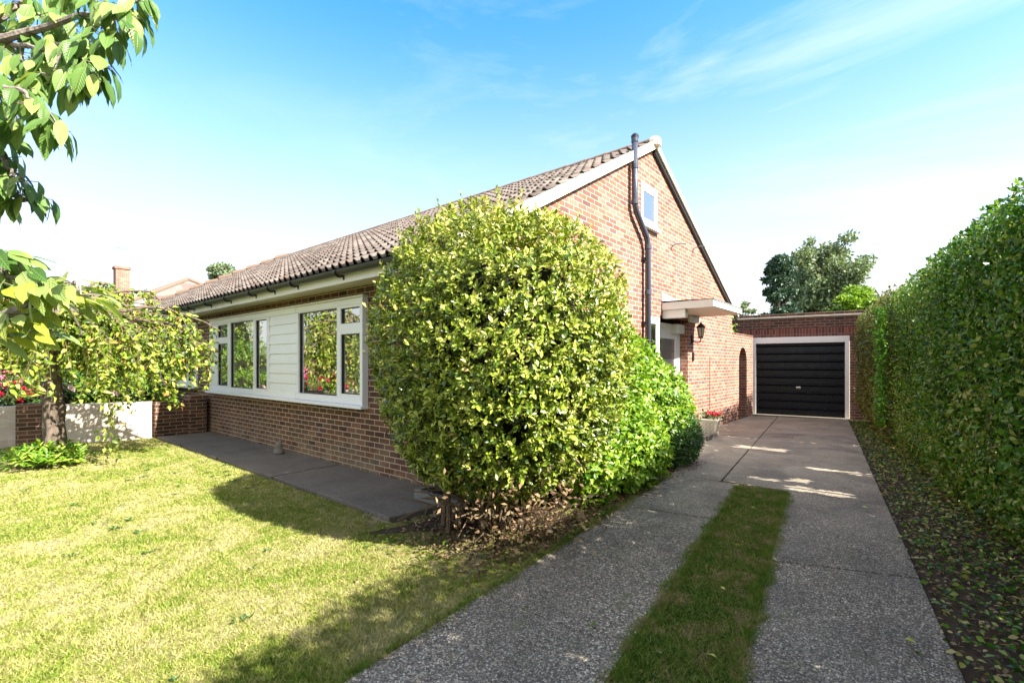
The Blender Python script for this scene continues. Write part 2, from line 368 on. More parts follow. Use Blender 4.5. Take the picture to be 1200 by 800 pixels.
# ---------------------------------------------------------------- leaf helpers
def unit(a): return a/np.maximum(np.linalg.norm(a, axis=-1, keepdims=True), 1e-9)
def leaf_arrays(P, D, Nn, L, W, fold=.18, droop=.12):
    n = len(P); D = unit(D); S = unit(np.cross(D, Nn)); U = unit(np.cross(S, D))
    L = np.broadcast_to(np.asarray(L, float), (n,))[:, None]; W = np.broadcast_to(np.asarray(W, float), (n,))[:, None]
    b = P; c = P + D*L*.5 - U*L*0.02; l = P + D*L*.42 + S*W*.5 + U*W*fold; r = P + D*L*.42 - S*W*.5 + U*W*fold
    l2 = P + D*L*.74 + S*W*.36 + U*W*fold*.4 - U*L*droop*.5; r2 = P + D*L*.74 - S*W*.36 + U*W*fold*.4 - U*L*droop*.5
    t = P + D*L - U*L*droop
    V = np.stack([b, l, c, r, l2, r2, t], 1).reshape(-1, 3)
    f = np.array([[0,2,1],[0,3,2],[1,2,4],[2,3,5],[2,6,4],[2,5,6]])
    F = (f[None] + (np.arange(n)*7)[:, None, None]).reshape(-1, 3)
    return V, F
def small_leaf_arrays(P, D, Nn, L, W, fold=.2):
    n = len(P); D = unit(D); S = unit(np.cross(D, Nn)); U = unit(np.cross(S, D))
    L = np.broadcast_to(np.asarray(L, float), (n,))[:, None]; W = np.broadcast_to(np.asarray(W, float), (n,))[:, None]
    V = np.stack([P, P+D*L*.5+S*W*.5+U*W*fold, P+D*L, P+D*L*.5-S*W*.5+U*W*fold], 1).reshape(-1, 3)
    f = np.array([[0,2,1],[0,3,2]]); F = (f[None]+(np.arange(n)*4)[:, None, None]).reshape(-1, 3)
    return V, F
def leaf_obj(name, mat, parent, P, D, Nn, L, W, rnd=None, small=False, fold=.18, droop=.12, local=False):
    V, F = (small_leaf_arrays(P, D, Nn, L, W, fold) if small else leaf_arrays(P, D, Nn, L, W, fold, droop))
    k = 4 if small else 7
    if rnd is None: rnd = rng.random(len(P))
    me = np_mesh(name, V, F, np.repeat(rnd, k))
    return link(name, me, mat, parent, local)
def rdir(n): return unit(rng.normal(size=(n, 3)))
def lumps(P, seed, f=2.2):
    r = np.random.default_rng(seed); s = 0
    for i in range(7):
        k = r.normal(size=3)*f*(1+.45*i); s = s + np.sin(P@k + r.random()*6.28)/(1+.45*i)
    return s/3.0
def sprigs(base, axis, nl, Ll, spread=.9, stem=.10):
    """around every sprig axis put nl leaves"""
    n = len(base); axis = unit(axis)
    P = np.repeat(base, nl, 0); A = np.repeat(axis, nl, 0)
    s = np.tile(np.linspace(0, 1, nl), n)[:, None]
    P = P + A*s*stem
    rd = rdir(n*nl); side = unit(rd - A*(rd*A).sum(1, keepdims=True))
    D = unit(A*(.35+.55*s) + side*spread*(1-.35*s)); Nn = unit(A*1.0 + rdir(n*nl)*.35 - side*.3)
    return P, D, Nn, Ll*(1-.25*s[:, 0])*rng.uniform(.7, 1.2, n*nl)

SUN = unit(np.array([1.22, .16, 1.0]))

# ================================================================ GROUND
def flat(name, poly, z, mat, thick=None):
    b = MB()
    if thick: b.prism(poly, z-thick, z)
    else: b.quad(*[(p[0], p[1], z) for p in poly])
    return struct(b.build(name, mat))
g = MB(); g.quad((-160,-80,-.06),(120,-80,-.06),(120,160,-.06),(-160,160,-.06)); struct(g.build('ground', M['ground']))
def extend(a, b, y):                         # point on line ab at world y
    t = (y-a[1])/(b[1]-a[1]); return (a[0]+(b[0]-a[0])*t, y)
LL0, LL1 = G(412,800), G(733,593); LR0, LR1 = G(712,800), G(880,548)
RL0, RL1 = G(868,800), G(925,575); RR0, RR1 = G(1130,800), G(993,490)
YS = -3.0
lawn_poly = [(-12.9,-3), extend(LL0,LL1,YS), extend(LL0,LL1,4.9), (-3.0,4.9), (-3.6,3.7), (-3.75,2.72), (-11.6,2.72), (-11.85,3.2)]
b = MB(); b.quad(*[(p[0],p[1],0.0) for p in lawn_poly]); struct(b.build('lawn', M['lawn']))
# driveway slabs
YA = (LR1[1]+RL1[1])/2+.15
ya0 = G(902,548)[1]
drv = MB()
def slab(L, Rr, y0, y1, z=.025, g_=.005, sk=.0, sk0=None):
    sk0 = sk if sk0 is None else sk0
    a = extend(*L, y0+g_); b_ = extend(*Rr, y0+g_+sk0); c = extend(*Rr, y1-g_+sk); d = extend(*L, y1-g_)
    drv.prism([a, b_, c, d], z-.10, z)
Ls, Rs = ((LL0,LL1),(LR0,LR1)), ((RL0,RL1),(RR0,RR1))
ycuts = [-3, -.9, 2.22, 4.55, 6.25]; sks = [0,.1,.05,.16,0]
for i in range(len(ycuts)-1): slab(*Ls, ycuts[i], ycuts[i+1], sk=sks[i+1], sk0=sks[i], z=.025+.004*(i % 2))
ycuts = [-3, 1.0, 4.0, 6.30]; sks = [0,.1,.32,0]
for i in range(len(ycuts)-1): slab(*Rs, ycuts[i], ycuts[i+1], sk=sks[i+1], sk0=sks[i], z=.027-.004*(i % 2))
# apron in four bays
apR = lambda y: extend(RR0, RR1, y)
mid = lambda y: (-1.85-.12*(y-6.3), y)
apL = lambda y: extend(LL0, LL1, y) if y < 6.9 else (-3.55, y)
drv.prism([apL(6.262), (mid(6.3)[0]-.008, 6.29), (mid(9.0)[0]-.008, 9.0), (-3.55, 9.0), (-3.55, 7.0), (-2.62, 6.9)], -.075, .026)
drv.prism([(mid(6.3)[0]+.008, 6.322), (apR(6.322)[0], 6.322), (apR(9.)[0], 9.0), (mid(9.)[0]+.008, 9.0)], -.075, .024)
drv.prism([(-3.55, 9.02), (mid(9.)[0]-.008, 9.02), (mid(14.9)[0]-.008, 14.9), (-3.55, 14.75)], -.075, .022)
drv.prism([(mid(9.)[0]+.008, 9.02), (apR(9.)[0], 9.02), (apR(15.4)[0], 15.4), (mid(14.9)[0]+.008, 14.95)], -.075, .025)
struct(drv.build('driveway', M['agg'], bevel=.006))
b = MB()                                     # soil showing in the joints
b.quad(extend(LL0,LL1,YS)+(-.01,), extend(RR0,RR1,YS)+(-.01,), extend(RR0,RR1,15.6)+(-.01,), (-3.6,15.2,-.01), (-3.6,7,-.01), extend(LL0,LL1,6.9)+(-.01,))
struct(b.build('subsoil', M['soil']))
b = MB()
b.quad(extend(LR0,LR1,YS)+(.012,), extend(RL0,RL1,YS)+(.012,), extend(RL0,RL1,6.29)+(.012,), extend(LR0,LR1,6.24)+(.012,))
struct(b.build('verge_grass', M['lawn2']))
# hedge bed and path
hx = lambda y: .56-.155*(y-4.63)             # line of the hedge face
b = MB(); b.quad((extend(RR0,RR1,YS)[0],YS,-.004), (4.5,YS,-.004), (2.0,16,-.004), (extend(RR0,RR1,16)[0],16,-.004)); struct(b.build('flower_bed', M['soil']))
b = MB(); cuts = [-11.6,-10.1,-8.3,-6.35,-4.95,-3.80]
for i, (xa_, xb_) in enumerate(zip(cuts, cuts[1:])):
    w_ = rng.normal(0,.012,2); b.prism([(xa_+.006,2.74+w_[0]),(xb_-.006,2.72+w_[1]),(xb_-.006+(.17 if i == 4 else 0),3.685),(xa_+.006,3.69)], -.05, .040+.004*(i % 3))
struct(b.build('path', M['path'], bevel=.008))
b = MB(); b.quad((-3.75,2.3,.004),(-2.25,4.0,.004),(-2.45,6.7,.004),(-3.5,7.2,.004),(-3.6,2.75,.004)); struct(b.build('soil_bed', M['soil']))

# grass blades
def in_poly(x, y, poly):
    c = np.zeros(len(x), bool); n = len(poly); j = n-1
    for i in range(n):
        xi, yi = poly[i][0], poly[i][1]; xj, yj = poly[j][0], poly[j][1]
        if yi != yj:
            c ^= ((yi > y) != (yj > y)) & (x < (xj-xi)*(y-yi)/(yj-yi)+xi)
        j = i
    return c
def blades(name, poly, n, mat, label, zb=0.0, hscale=1.0, excl=None):
    xs = [p[0] for p in poly]; ys = [p[1] for p in poly]; out = []
    tot = 0
    while tot < n:
        x = rng.uniform(min(xs), max(xs), n); y = rng.uniform(min(ys), max(ys), n)
        d = np.maximum(np.hypot(x, y), 1.8); keep = rng.random(n) < (1.8/d)**1.35
        keep &= in_poly(x, y, poly) & (x*-.6435+y*.7654 > 1.0)
        if excl is not None: keep &= ~excl(x, y)
        out.append(np.stack([x, y, np.full(n, zb)], 1)[keep]); tot += keep.sum()
    P = np.concatenate(out)[:n]; d = np.hypot(P[:, 0], P[:, 1])[:, None]
    th = rng.uniform(0, 6.283, n); a = np.stack([np.cos(th), np.sin(th), np.zeros(n)], 1)
    tuft = .6+.5*np.clip(lumps(P, 5, 3.0)+.3, 0, 1)[:, None]
    h = rng.uniform(.010, .030, (n, 1))*hscale*tuft; w = (.0016+.0006*d)*rng.uniform(.7, 1.3, (n, 1))
    lean = unit(rng.normal(size=(n, 3))*np.array([1, 1, 0]))*h*rng.uniform(.2, 1.6, (n, 1))
    V = np.stack([P-a*w, P+a*w, P+lean+np.array([0, 0, 1])*h], 1).reshape(-1, 3)
    F = np.arange(n*3).reshape(-1, 3)
    return stuff(link(name, np_mesh(name, V, F, np.repeat(rng.random(n), 3)), mat), label, 'grass')
bare = lambda x, y: ((x+3.1)**2/1.3+(y-3.15)**2/.75 < 1) & (rng.random(len(x)) < .93)
blades('grass', lawn_poly, 420000, M['blade'], 'short sun-dried lawn grass in front of the bungalow', excl=bare)
strip = [extend(LR0,LR1,YS), extend(RL0,RL1,YS), extend(RL0,RL1,6.29), extend(LR0,LR1,6.24)]
strip_w = [(strip[0][0]-.03,strip[0][1]),(strip[1][0]+.03,strip[1][1]),(strip[2][0]+.02,strip[2][1]),(strip[3][0]-.03,strip[3][1])]
blades('grass', strip_w, 60000, M['blade2'], 'narrow strip of grass between the two concrete wheel tracks', .02, .8)
# ragged tufts along the edge of the lawn by the wheel track
ed = []
for L_ in (Ls[0], Ls[1], Rs[0]):
    t = rng.random(9000); a = np.array(extend(*L_, -.5)); c = np.array(extend(*L_, 6.2)); q = a+(c-a)*t[:, None]
    side = -1 if L_ is Ls[0] else (1 if L_ is Ls[1] else -1)
    wv = .03*np.sin(q[:, 1]*9+L_[0][0])+.02*np.sin(q[:, 1]*23)
    q[:, 0] += side*rng.uniform(-.035, .05, 9000)-side*wv*.6; ed.append(q)
ed = np.concatenate(ed); n = len(ed); P = np.c_[ed, np.full(n, .01)]
th = rng.uniform(0, 6.28, n); a = np.stack([np.cos(th), np.sin(th), np.zeros(n)], 1)*.0035
h = rng.uniform(.02, .05, (n, 1)); V = np.stack([P-a, P+a, P+unit(rng.normal(size=(n, 3))*[1,1,0])*h*.9+[0,0,1]*h], 1).reshape(-1, 3)
stuff(link('edge_grass', np_mesh('edge_grass', V, np.arange(n*3).reshape(-1, 3), np.repeat(rng.random(n)*.7, 3)), M['blade2']), 'ragged grass creeping over the edges of the concrete wheel tracks', 'grass')

def weeds():
    P = []; D = []
    for i in range(90):
        x, y = rng.uniform(-9, -1.2), rng.uniform(.6, 3.6)
        if not in_poly(np.array([x]), np.array([y]), lawn_poly)[0]: continue
        m = rng.integers(8, 22); a = rng.uniform(0, 6.28, m); r_ = rng.random(m)*rng.uniform(.02, .07)
        P.append(np.c_[x+r_*np.cos(a), y+r_*np.sin(a), np.full(m, .012)]); D.append(np.c_[np.cos(a), np.sin(a), rng.uniform(.2, 1.0, m)])
    P = np.concatenate(P); D = np.concatenate(D); n = len(P); L_ = rng.uniform(.015, .04, n)
    V, F = small_leaf_arrays(P, D, np.tile([0,0,1.], (n,1))+rdir(n)*.3, L_, L_*.4)
    stuff(link('lawn_weeds', np_mesh('lawn_weeds', V, F, np.repeat(rng.random(n)*.7, 4)), M['lf_dark']), 'scattered darker weeds and clover tufts in the lawn', 'weeds')
weeds()
def scatter_flat(name, mat, pts, L, label, cat, lift=.012, tilt=.35):
    n = len(pts); th = rng.uniform(0, 6.28, n); D = np.stack([np.cos(th), np.sin(th), rng.normal(0, .25, n)], 1)
    Nn = unit(np.array([0, 0, 1.0])+rng.normal(size=(n, 3))*tilt); P = np.c_[pts, np.full(n, lift)+rng.random(n)*.02]
    Ls_ = L*rng.uniform(.6, 1.3, n)
    return stuff(leaf_obj(name, mat, None, P, D, Nn, Ls_, Ls_*.55, small=False), label, cat)
# brown litter round the bush foot
n = 3600; q = rng.normal(size=(n, 2))*[.46, .42]+[-2.85, 3.2]; t = rng.random(1500); e2 = np.c_[-2.42-.1*t+rng.normal(0,.12,1500), 3.2+4.2*t]
q = np.concatenate([q, e2]); q = q[(q[:, 1] > 1.75) & ((q[:, 0] < -2.2)) & ~((q[:, 0] < -3.72) & (q[:, 1] > 2.66)) & ~((q[:,0] < -3.5) & (q[:,1] > 3.6))]
scatter_flat('leaf_litter', M['lf_dry'], q, .036, 'dry brown fallen leaves on bare soil under the big bush', 'fallen leaves')
y = 1.5+13.8*rng.random(16000)**1.2; e = extend
x0 = np.array([extend(RR0, RR1, v)[0] for v in y]); x1 = hx(y)+.35; q = np.c_[x0+(x1-x0)*rng.random(len(y))**.8+rng.normal(0,.015,len(y)), y]
scatter_flat('ivy_litter', M['lf_dry'], q[:7500], .034, 'brown leaf litter on the soil at the foot of the right hedge', 'fallen leaves')
scatter_flat('ground_ivy', M['lf_hedge'], q[7500:], .040, 'low green ivy creeping over the soil beside the driveway', 'ground cover', .03, .6)
P_ = np.array([G(*rc)[:2] for rc in [(792,640),(770,775),(905,660),(850,700),(1075,775),(1060,760),(985,590),(960,606),(1010,600),(760,690),(840,780),(880,600),(560,655),(600,668),(520,640),(1015,597),(895,580),(900,630),(930,515),(620,720),(700,740)]])
scatter_flat('stray_leaves', M['lf_bush'], P_, .05, 'few stray green leaves dropped on the driveway and grass strip', 'fallen leaves', .04)

# ================================================================ MAIN HOUSE
EY0, EZ0 = 3.20, 2.71; RY, RZ = 8.10, 5.42; EY1 = 13.35; SB = .505; EZ1 = RZ-(EY1-RY)*SB; SF = (RZ-EZ0)/(RY-EY0)
XE = XG+.06; XL = -21.7
house = empty('brick_bungalow', (-12, 8, 0), 'long brown brick bungalow with tiled roof, gable end and white picture windows beside the driveway', 'house')
def topz(y): return (EZ0+(y-EY0)*SF if y < RY else RZ-(y-RY)*SB) - .09
YB = 13.06
# window definitions
wx = lambda a: FX(a)
W1 = (wx(248), wx(430), .93, 2.41); W2 = (-15.3, wx(232), .98, 2.43)
gw = (7.66, 8.34, 3.90, 4.62)                # gable window
sw = (GY(759), GY(771.5), 1.05, 2.34)        # small side window behind the shrub
dr = (GY(773.5), GY(806), -.02, 2.40)        # porch recess
def holed(b, axis, pos, a0, a1, z0, topf, holes, flip):
    cuts = sorted(set([a0, a1]+[h[0] for h in holes]+[h[1] for h in holes]+([RY] if axis == 'x' else [])))
    cuts = [c for c in cuts if a0-1e-6 <= c <= a1+1e-6]
    def pt(a, z): return (pos, a, z) if axis == 'x' else (a, pos, z)
    for c0, c1 in zip(cuts, cuts[1:]):
        hs = sorted([h for h in holes if h[0] <= c0+1e-6 and h[1] >= c1-1e-6], key=lambda h: h[2]); zb = z0
        for h in hs:
            if h[2] > zb: q = [pt(c0,zb), pt(c1,zb), pt(c1,h[2]), pt(c0,h[2])]; b.quad(*(q[::-1] if flip else q))
            zb = h[3]
        q = [pt(c0,zb), pt(c1,zb), pt(c1,topf(c1)), pt(c0,topf(c0))]; b.quad(*(q[::-1] if flip else q))
def reveal(b, axis, pos, h, depth, sgn):
    a0, a1, z0, z1 = h
    def pt(a, z, d): return (pos+sgn*d, a, z) if axis == 'x' else (a, pos+sgn*d, z)
    b.quad(pt(a0,z0,0), pt(a0,z1,0), pt(a0,z1,depth), pt(a0,z0,depth)); b.quad(pt(a1,z0,0), pt(a1,z0,depth), pt(a1,z1,depth), pt(a1,z1,0))
    b.quad(pt(a0,z0,0), pt(a0,z0,depth), pt(a1,z0,depth), pt(a1,z0,0)); b.quad(pt(a0,z1,0), pt(a1,z1,0), pt(a1,z1,depth), pt(a0,z1,depth))
b = MB(); holed(b, 'y', YF, XL, XG, -.05, lambda a: 2.60, [W1, W2], False); reveal(b, 'y', YF, W1, .10, 1); reveal(b, 'y', YF, W2, .10, 1)
b.quad((XL,YF,-.05),(XL,YF,2.6),(XL,YB,2.6),(XL,YB,-.05)); b.quad((XL,YB,-.05),(XL,YB,2.7),(XG,YB,2.7),(XG,YB,-.05))
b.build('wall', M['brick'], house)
b = MB(); holed(b, 'x', XG, YF, YB, -.05, topz, [gw, sw, dr], False); reveal(b, 'x', XG, gw, .10, -1); reveal(b, 'x', XG, sw, .10, -1); reveal(b, 'x', XG, dr, .42, -1)
b.quad((XG-.42,dr[0],-.05),(XG-.42,dr[1],-.05),(XG-.42,dr[1],2.4),(XG-.42,dr[0],2.4))
o = b.build('wall', M['brick_gable'], house); o['label'] = 'brick gable end wall, sunlight put into its redder brick colour'
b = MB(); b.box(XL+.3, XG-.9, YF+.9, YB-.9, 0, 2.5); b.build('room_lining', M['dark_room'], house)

# roof tiles: rolled profile, stepped courses
def tile_slope(x0, x1, y0, z0, dy, dz, length, gauge=.345, xl=None):
    """x0 > x1; courses climb from (y0,z0) along (dy,dz). xl(s) clips the far end (hip)."""
    nc = int(math.ceil(length/gauge)); Vs = []; Fs = []; UV = []; base = 0
    nrm = np.array([0, -dz, dy]); pitch = .165; sub = 8
    prof = np.array([0, .0, .0, .006, .026, .038, .026, .006])
    for c in range(nc):
        s0 = c*gauge-.03; s1 = min((c+1)*gauge+.01, length); xend = x1 if xl is None else xl((s0+s1)/2)
        k = int((x0-xend)/pitch*sub); xs = x0-np.arange(k+1)*pitch/sub
        ph = prof[(np.arange(k+1)) % sub]
        jit = rng.normal(0, .0025, k//(sub*2)+2)[np.arange(k+1)//(sub*2)]
        rows = []
        for s, lift, rs in ((s0, .000, 1.0), (s0, .034, 1.0), (s0+.004, .036, 1.12), (s1, .008, .55)):
            hgt = lift+ph*rs+jit*(lift > .02)
            if lift == 0: hgt = np.where(ph > .02, .03+ph-.008, .0)     # open hollow below each roll
            p = np.zeros((k+1, 3)); p[:, 0] = xs; p[:, 1] = y0+dy*s; p[:, 2] = z0+dz*s; p += nrm*hgt[:, None]; rows.append(p)
        V = np.concatenate(rows); n = k+1
        uv = np.concatenate([np.stack([-(xs-x0)/.33, np.full(n, c+.5)], 1)]*4)
        a = np.arange(k)
        for rr in range(3):
            f = np.stack([a+rr*n, a+rr*n+1, a+(rr+1)*n+1, a+(rr+1)*n], 1) if dy > 0 else np.stack([a+rr*n, a+(rr+1)*n, a+(rr+1)*n+1, a+rr*n+1], 1)
            Fs.append(f[:, ::-1]+base)
        Vs.append(V); UV.append(uv); base += len(V)
    return np.concatenate(Vs), np.concatenate(Fs), np.concatenate(UV)
LF = math.hypot(RY-EY0, RZ-EZ0); dyf, dzf = (RY-EY0)/LF, (RZ-EZ0)/LF
HX = -17.4; HXE = -22.1
V, F, UV = tile_slope(XE-.02, HX, EY0, EZ0, dyf, dzf, LF, xl=lambda s: HXE+(HX-HXE)*s/LF)
me = np_mesh('roof', V, F, uv=UV); roof = link('roof', me, M['tile'], house)
LB = math.hypot(EY1-RY, RZ-EZ1)
b = MB()   # roof underlay, back slope and hip
th = .05
b.quad((XE,EY0+.02,EZ0-.02),(XE,RY,RZ-.03),(HX,RY,RZ-.03),(HXE,EY0+.02,EZ0-.02))
b.quad((XE,EY1,EZ1),(HXE,EY1,EZ1),(HX,RY,RZ-.01),(XE,RY,RZ-.01))
b.quad((HXE,EY0,EZ0),(HX,RY,RZ),(HXE,EY1,EZ1))
b.quad((XG-.03,YF+.02,2.64),(HXE,EY0+.1,2.64),(HXE,YB-.02,2.64),(XG-.03,YB-.02,2.64))
b.build('roof_slope', M['tile'], house)
rb = MB()
x = XE
while x > HX:
    rb.lathe((0,0,0), [], 3) if False else None
    pts = []
    x2 = max(x-.44, HX-.1)
    i0 = len(rb.v); n = 9
    for xx, rr in ((x, .118), (x2, .108)):
        for j in range(n+1):
            a = math.pi*j/n; rb.v.append((xx, RY+rr*math.cos(a), RZ-.02+rr*.85*math.sin(a)))
    for j in range(n): rb.f.append((i0+j, i0+j+1, i0+n+2+j, i0+n+1+j)); rb.m.append(0)
    rb.f.append(tuple(i0+j for j in range(n+1))); rb.m.append(0)
    x -= .45
for s in np.arange(0, 1, .07):               # stepped hip tiles
    a = np.array([HX, RY, RZ+.02])+(np.array([HXE, EY0, EZ0])-np.array([HX, RY, RZ]))*s
    c = np.array([HX, RY, RZ+.06])+(np.array([HXE, EY0, EZ0])-np.array([HX, RY, RZ]))*(s+.07)
    rb.tube([tuple(a), tuple(c)], [.10, .13], 8)
rb.build('ridge_tiles', M['ridge'], roof)
# bargeboards: front (cream) and back (dark)
def rake(b, ya, yb, x0, x1, lo, hi):
    za = topz(ya)+.09; zb = topz(yb)+.09
    i = len(b.v)
    for xx in (x0, x1):
        b.v += [(xx,ya,za+lo),(xx,yb,zb+lo),(xx,yb,zb+hi),(xx,ya,za+hi)]
    for q in ((0,1,2,3),(7,6,5,4),(0,4,5,1),(3,2,6,7),(1,5,6,2),(0,3,7,4)): b.f.append(tuple(i+a for a in q)); b.m.append(0)
b = MB(); rake(b, EY0, RY-.002, XG+.003, XE+.03, -.12, .03); rake(b, RY, EY1, XE, XE+.03, -.06, .045); b.build('bargeboard', M['cream'], house)
b = MB(); rake(b, RY+.05, EY1, XG+.003, XE-.003, -.14, -.05); b.build('verge_undercloak', M['black'], house)
b = MB(); b.lathe((XE+.0, RY, RZ-.04), [(.001,-.04),(.12,-.03),(.125,.06),(.08,.12),(.001,.13)], 10); b.build('ridge_cap', M['cream'], house)
# eaves
b = MB(); b.box(XL-.4, XE-.01, EY0+.06, EY0+.085, 2.525, 2.69); b.build('fascia', M['white_old'], house)
b = MB(); b.box(XL-.3, XE-.02, EY0+.087, YF-.003, 2.57, 2.585); b.build('soffit', M['soffit'], house)
b = MB(); b.box(XE-.035, XE-.012, EY0+.09, YF+.3, 2.45, 2.66); b.build('eaves_box_end', M['cream'], house)
gt = MB(); i0 = len(gt.v); n = 8
for xx in (XE-.0, XL-.5):
    for rr in (.062, .055):
        for j in range(n+1):
            a = math.pi+math.pi*j/n; gt.v.append((xx, EY0-.012+rr*math.cos(a), 2.668+rr*math.sin(a)*1.05))
m_ = n+1
for j in range(n):
    gt.f.append((j, j+1, 2*m_+j+1, 2*m_+j)); gt.m.append(0)
    gt.f.append((m_+j+1, m_+j, 3*m_+j, 3*m_+j+1)); gt.m.append(0)
gt.f.append(tuple(range(m_))); gt.m.append(0)
gutter = gt.build('gutter', M['black'], house)
xs_b = [FX(p)*3.2/3.7 for p in (398, 345, 318, 296, 267, 244, 224, 217, 205)]+[-4.0]
for xx in xs_b:
    k = MB(); pts = [(xx, EY0-.012+.072*math.cos(math.pi+math.pi*j/8), 2.668+.078*math.sin(math.pi+math.pi*j/8)) for j in range(9)]
    k.tube(pts, .012, 6); k.tube([(xx, EY0+.05, 2.61),(xx, EY0+.06, 2.56)], .014, 6)
    k.build('gutter_bracket', M['black'], gutter)

# windows ---------------------------------------------------------
def window(name, axis, pos, rect, proud, cols, sillp=.06, label=None, curtain=False, panel=None):
    """cols: list of (a0,a1,[(z0,z1),...]) glass lights; bars fill the rest"""
    a0, a1, z0, z1 = rect; sg = -1 if axis == 'y' else 1
    f0, f1 = pos+sg*proud, pos-sg*.06
    def bx(b, u0, u1, w0, w1, d0=None, d1=None):
        d0 = f0 if d0 is None else d0; d1 = f1 if d1 is None else d1
        if axis == 'y': b.box(u0, u1, min(d0,d1), max(d0,d1), w0, w1)
        else: b.box(min(d0,d1), max(d0,d1), u0, u1, w0, w1)
    W = MB(); bx(W, a0, a1, z1-.085, z1); bx(W, a0, a1, z0, z0+.085); bx(W, a0, a0+.07, z0+.085, z1-.085); bx(W, a1-.07, a1, z0+.085, z1-.085)
    frame = W.build('window', M['white'], house, bevel=.006)
    if label: frame['label'] = label
    S = MB()
    if sillp is not None: bx(S, a0-.03, a1+.03, z0-.045, z0-.002, pos+sg*(proud+sillp), pos-sg*.03)
    if sillp is not None: S.build('sill', M['white'], frame, bevel=.006)
    zt, zb = z1-.085, z0+.085; edges = [a0+.07]
    bars = MB()
    prev = a0+.07
    for (c0, c1, lights) in cols:
        if c0 > prev+1e-4: bx(bars, prev, c0, zb, zt, f0-sg*.012)
        zz = zb
        for (g0, g1) in lights:
            bx(bars, c0, c1, zz, g0, f0-sg*.012); zz = g1
        bx(bars, c0, c1, zz, zt, f0-sg*.012); prev = c1
    if prev < a1-.07: bx(bars, prev, a1-.07, zb, zt, f0-sg*.012)
    bars.build('sash_frame', M['white'], frame, bevel=.005)
    gd = pos-sg*.005
    for (c0, c1, lights) in cols:
        for (g0, g1) in lights:
            gb = MB(); u0, u1 = c0+.001, c1-.001
            q = [(u0,gd,g0),(u1,gd,g0),(u1,gd,g1),(u0,gd,g1)] if axis == 'y' else [(gd,u0,g0),(gd,u1,g0),(gd,u1,g1),(gd,u0,g1)]
            gb.quad(*q); gb.build('pane', M['glass'], frame)
            s = MB(); dd = f0-sg*.03          # black gasket
            for (p0,p1,w0,w1) in ((c0,c1,g0,g0+.012),(c0,c1,g1-.012,g1),(c0,c0+.012,g0+.012,g1-.012),(c1-.012,c1,g0+.012,g1-.012)): bx(s, p0,p1,w0,w1, dd, gd-sg*.003)
            s.build('gasket', M['black'], frame)
    return frame
def cx(a): return FX(a)
cols1 = [(cx(257), cx(268.5), [(1.05,1.91),(2.04,2.29)]), (cx(272), cx(298.7), [(1.03,2.31)]), (cx(301.5), cx(314.5), [(1.05,2.29)]),
         (cx(352.5), cx(397), [(1.03,2.31)]), (cx(401.5), cx(424), [(1.07,1.92),(2.07,2.29)])]
# split the long window: two glazed units with white shiplap between
full = (W1[0], W1[1], W1[2], W1[3])
wl = window('window', 'y', YF, (W1[0], cx(318.5), .93, 2.41), .045, cols1[:3], sillp=None, label='left white window unit with three lights')
wr = window('window', 'y', YF, (cx(350), W1[1], .93, 2.41), .045, cols1[3:], sillp=None, label='right white window unit with large pane and top light')
b = MB(); xa, xb = cx(318.5)+.002, cx(350)-.002; nb = 8
for i in range(nb):
    z0 = .93+.085+i*(1.31/nb); z1 = z0+1.31/nb
    j = len(b.v); b.v += [(xa,YF-.045,z0),(xb,YF-.045,z0),(xb,YF-.026,z1),(xa,YF-.026,z1),(xa,YF-.018,z0),(xb,YF-.018,z0)]
    b.f += [(j,j+1,j+2,j+3),(j,j+4,j+5,j+1)]; b.m += [0,0]
b.build('cladding_panel', M['white'], house)
b = MB(); b.box(xa, xb, YF-.05, YF+.03, 2.325, 2.41); b.build('head_rail', M['white'], house)
b = MB(); b.box(xa, xb, YF-.05, YF+.03, .93, 1.015); b.build('bottom_rail', M['white'], house)
b = MB(); b.box(W1[0]-.04, W1[1]+.04, YF-.09, YF-.004, 2.412, 2.432); b.build('window_head_trim', M['white_old'], house)
b = MB(); b.box(W1[0]-.04, W1[1]+.04, YF-.12, YF+.02, .885, .928); b.build('sill', M['white'], wl, bevel=.006)
b = MB(); b.box(W1[1]+.002, W1[1]+.03, YF-.09, YF+.02, .93, 2.41); b.build('edge_trim', M['white'], wr)
w2 = window('window', 'y', YF, W2, .045, [(-15.2,-14.5,[(1.1,2.3)]), (-14.4,-13.1,[(1.1,2.3)]), (-13.0,W2[1]-.09,[(1.10,1.9),(2.05,2.3)])], label='white window behind the weeping tree')
wg = window('window', 'x', XG, gw, .02, [(gw[0]+.11, gw[1]-.11, [(gw[2]+.13, gw[3]-.12)])], label='small white window high in the gable')
ws = window('window', 'x', XG, sw, .02, [(sw[0]+.10, sw[1]-.10, [(sw[2]+.12, sw[3]-.12)])], label='white side window half hidden by the shrub')
# curtains behind the glass
def curtain(x0, x1, z0, z1, dens=26):
    n = int((x1-x0)*60); xs = np.linspace(x0, x1, n+1); ys = YF+.16+.018*np.sin((xs-x0)*dens)+.01*np.sin((xs-x0)*dens*2.7)
    V = np.concatenate([np.c_[xs, ys, np.full(n+1, z0)], np.c_[xs, ys, np.full(n+1, z1)]]); a = np.arange(n)
    o = link('curtain', np_mesh('curtain', V, np.stack([a, a+1, a+n+2, a+n+1], 1), smooth=True), M['curtain'], house)
curtain(cx(272), cx(316), 1.0, 2.35); 
b = MB(); b.box(W2[0]-.2, W1[1]+.2, YF+.85, YF+.9, .2, 2.5); b.build('inner_wall', M['curtain'], house)
b = MB(); b.box(XG-.5, XG-.45, gw[0]-.2, gw[1]+.2, 3.7, 4.8); b.build('inner_wall', M['curtain'], house)

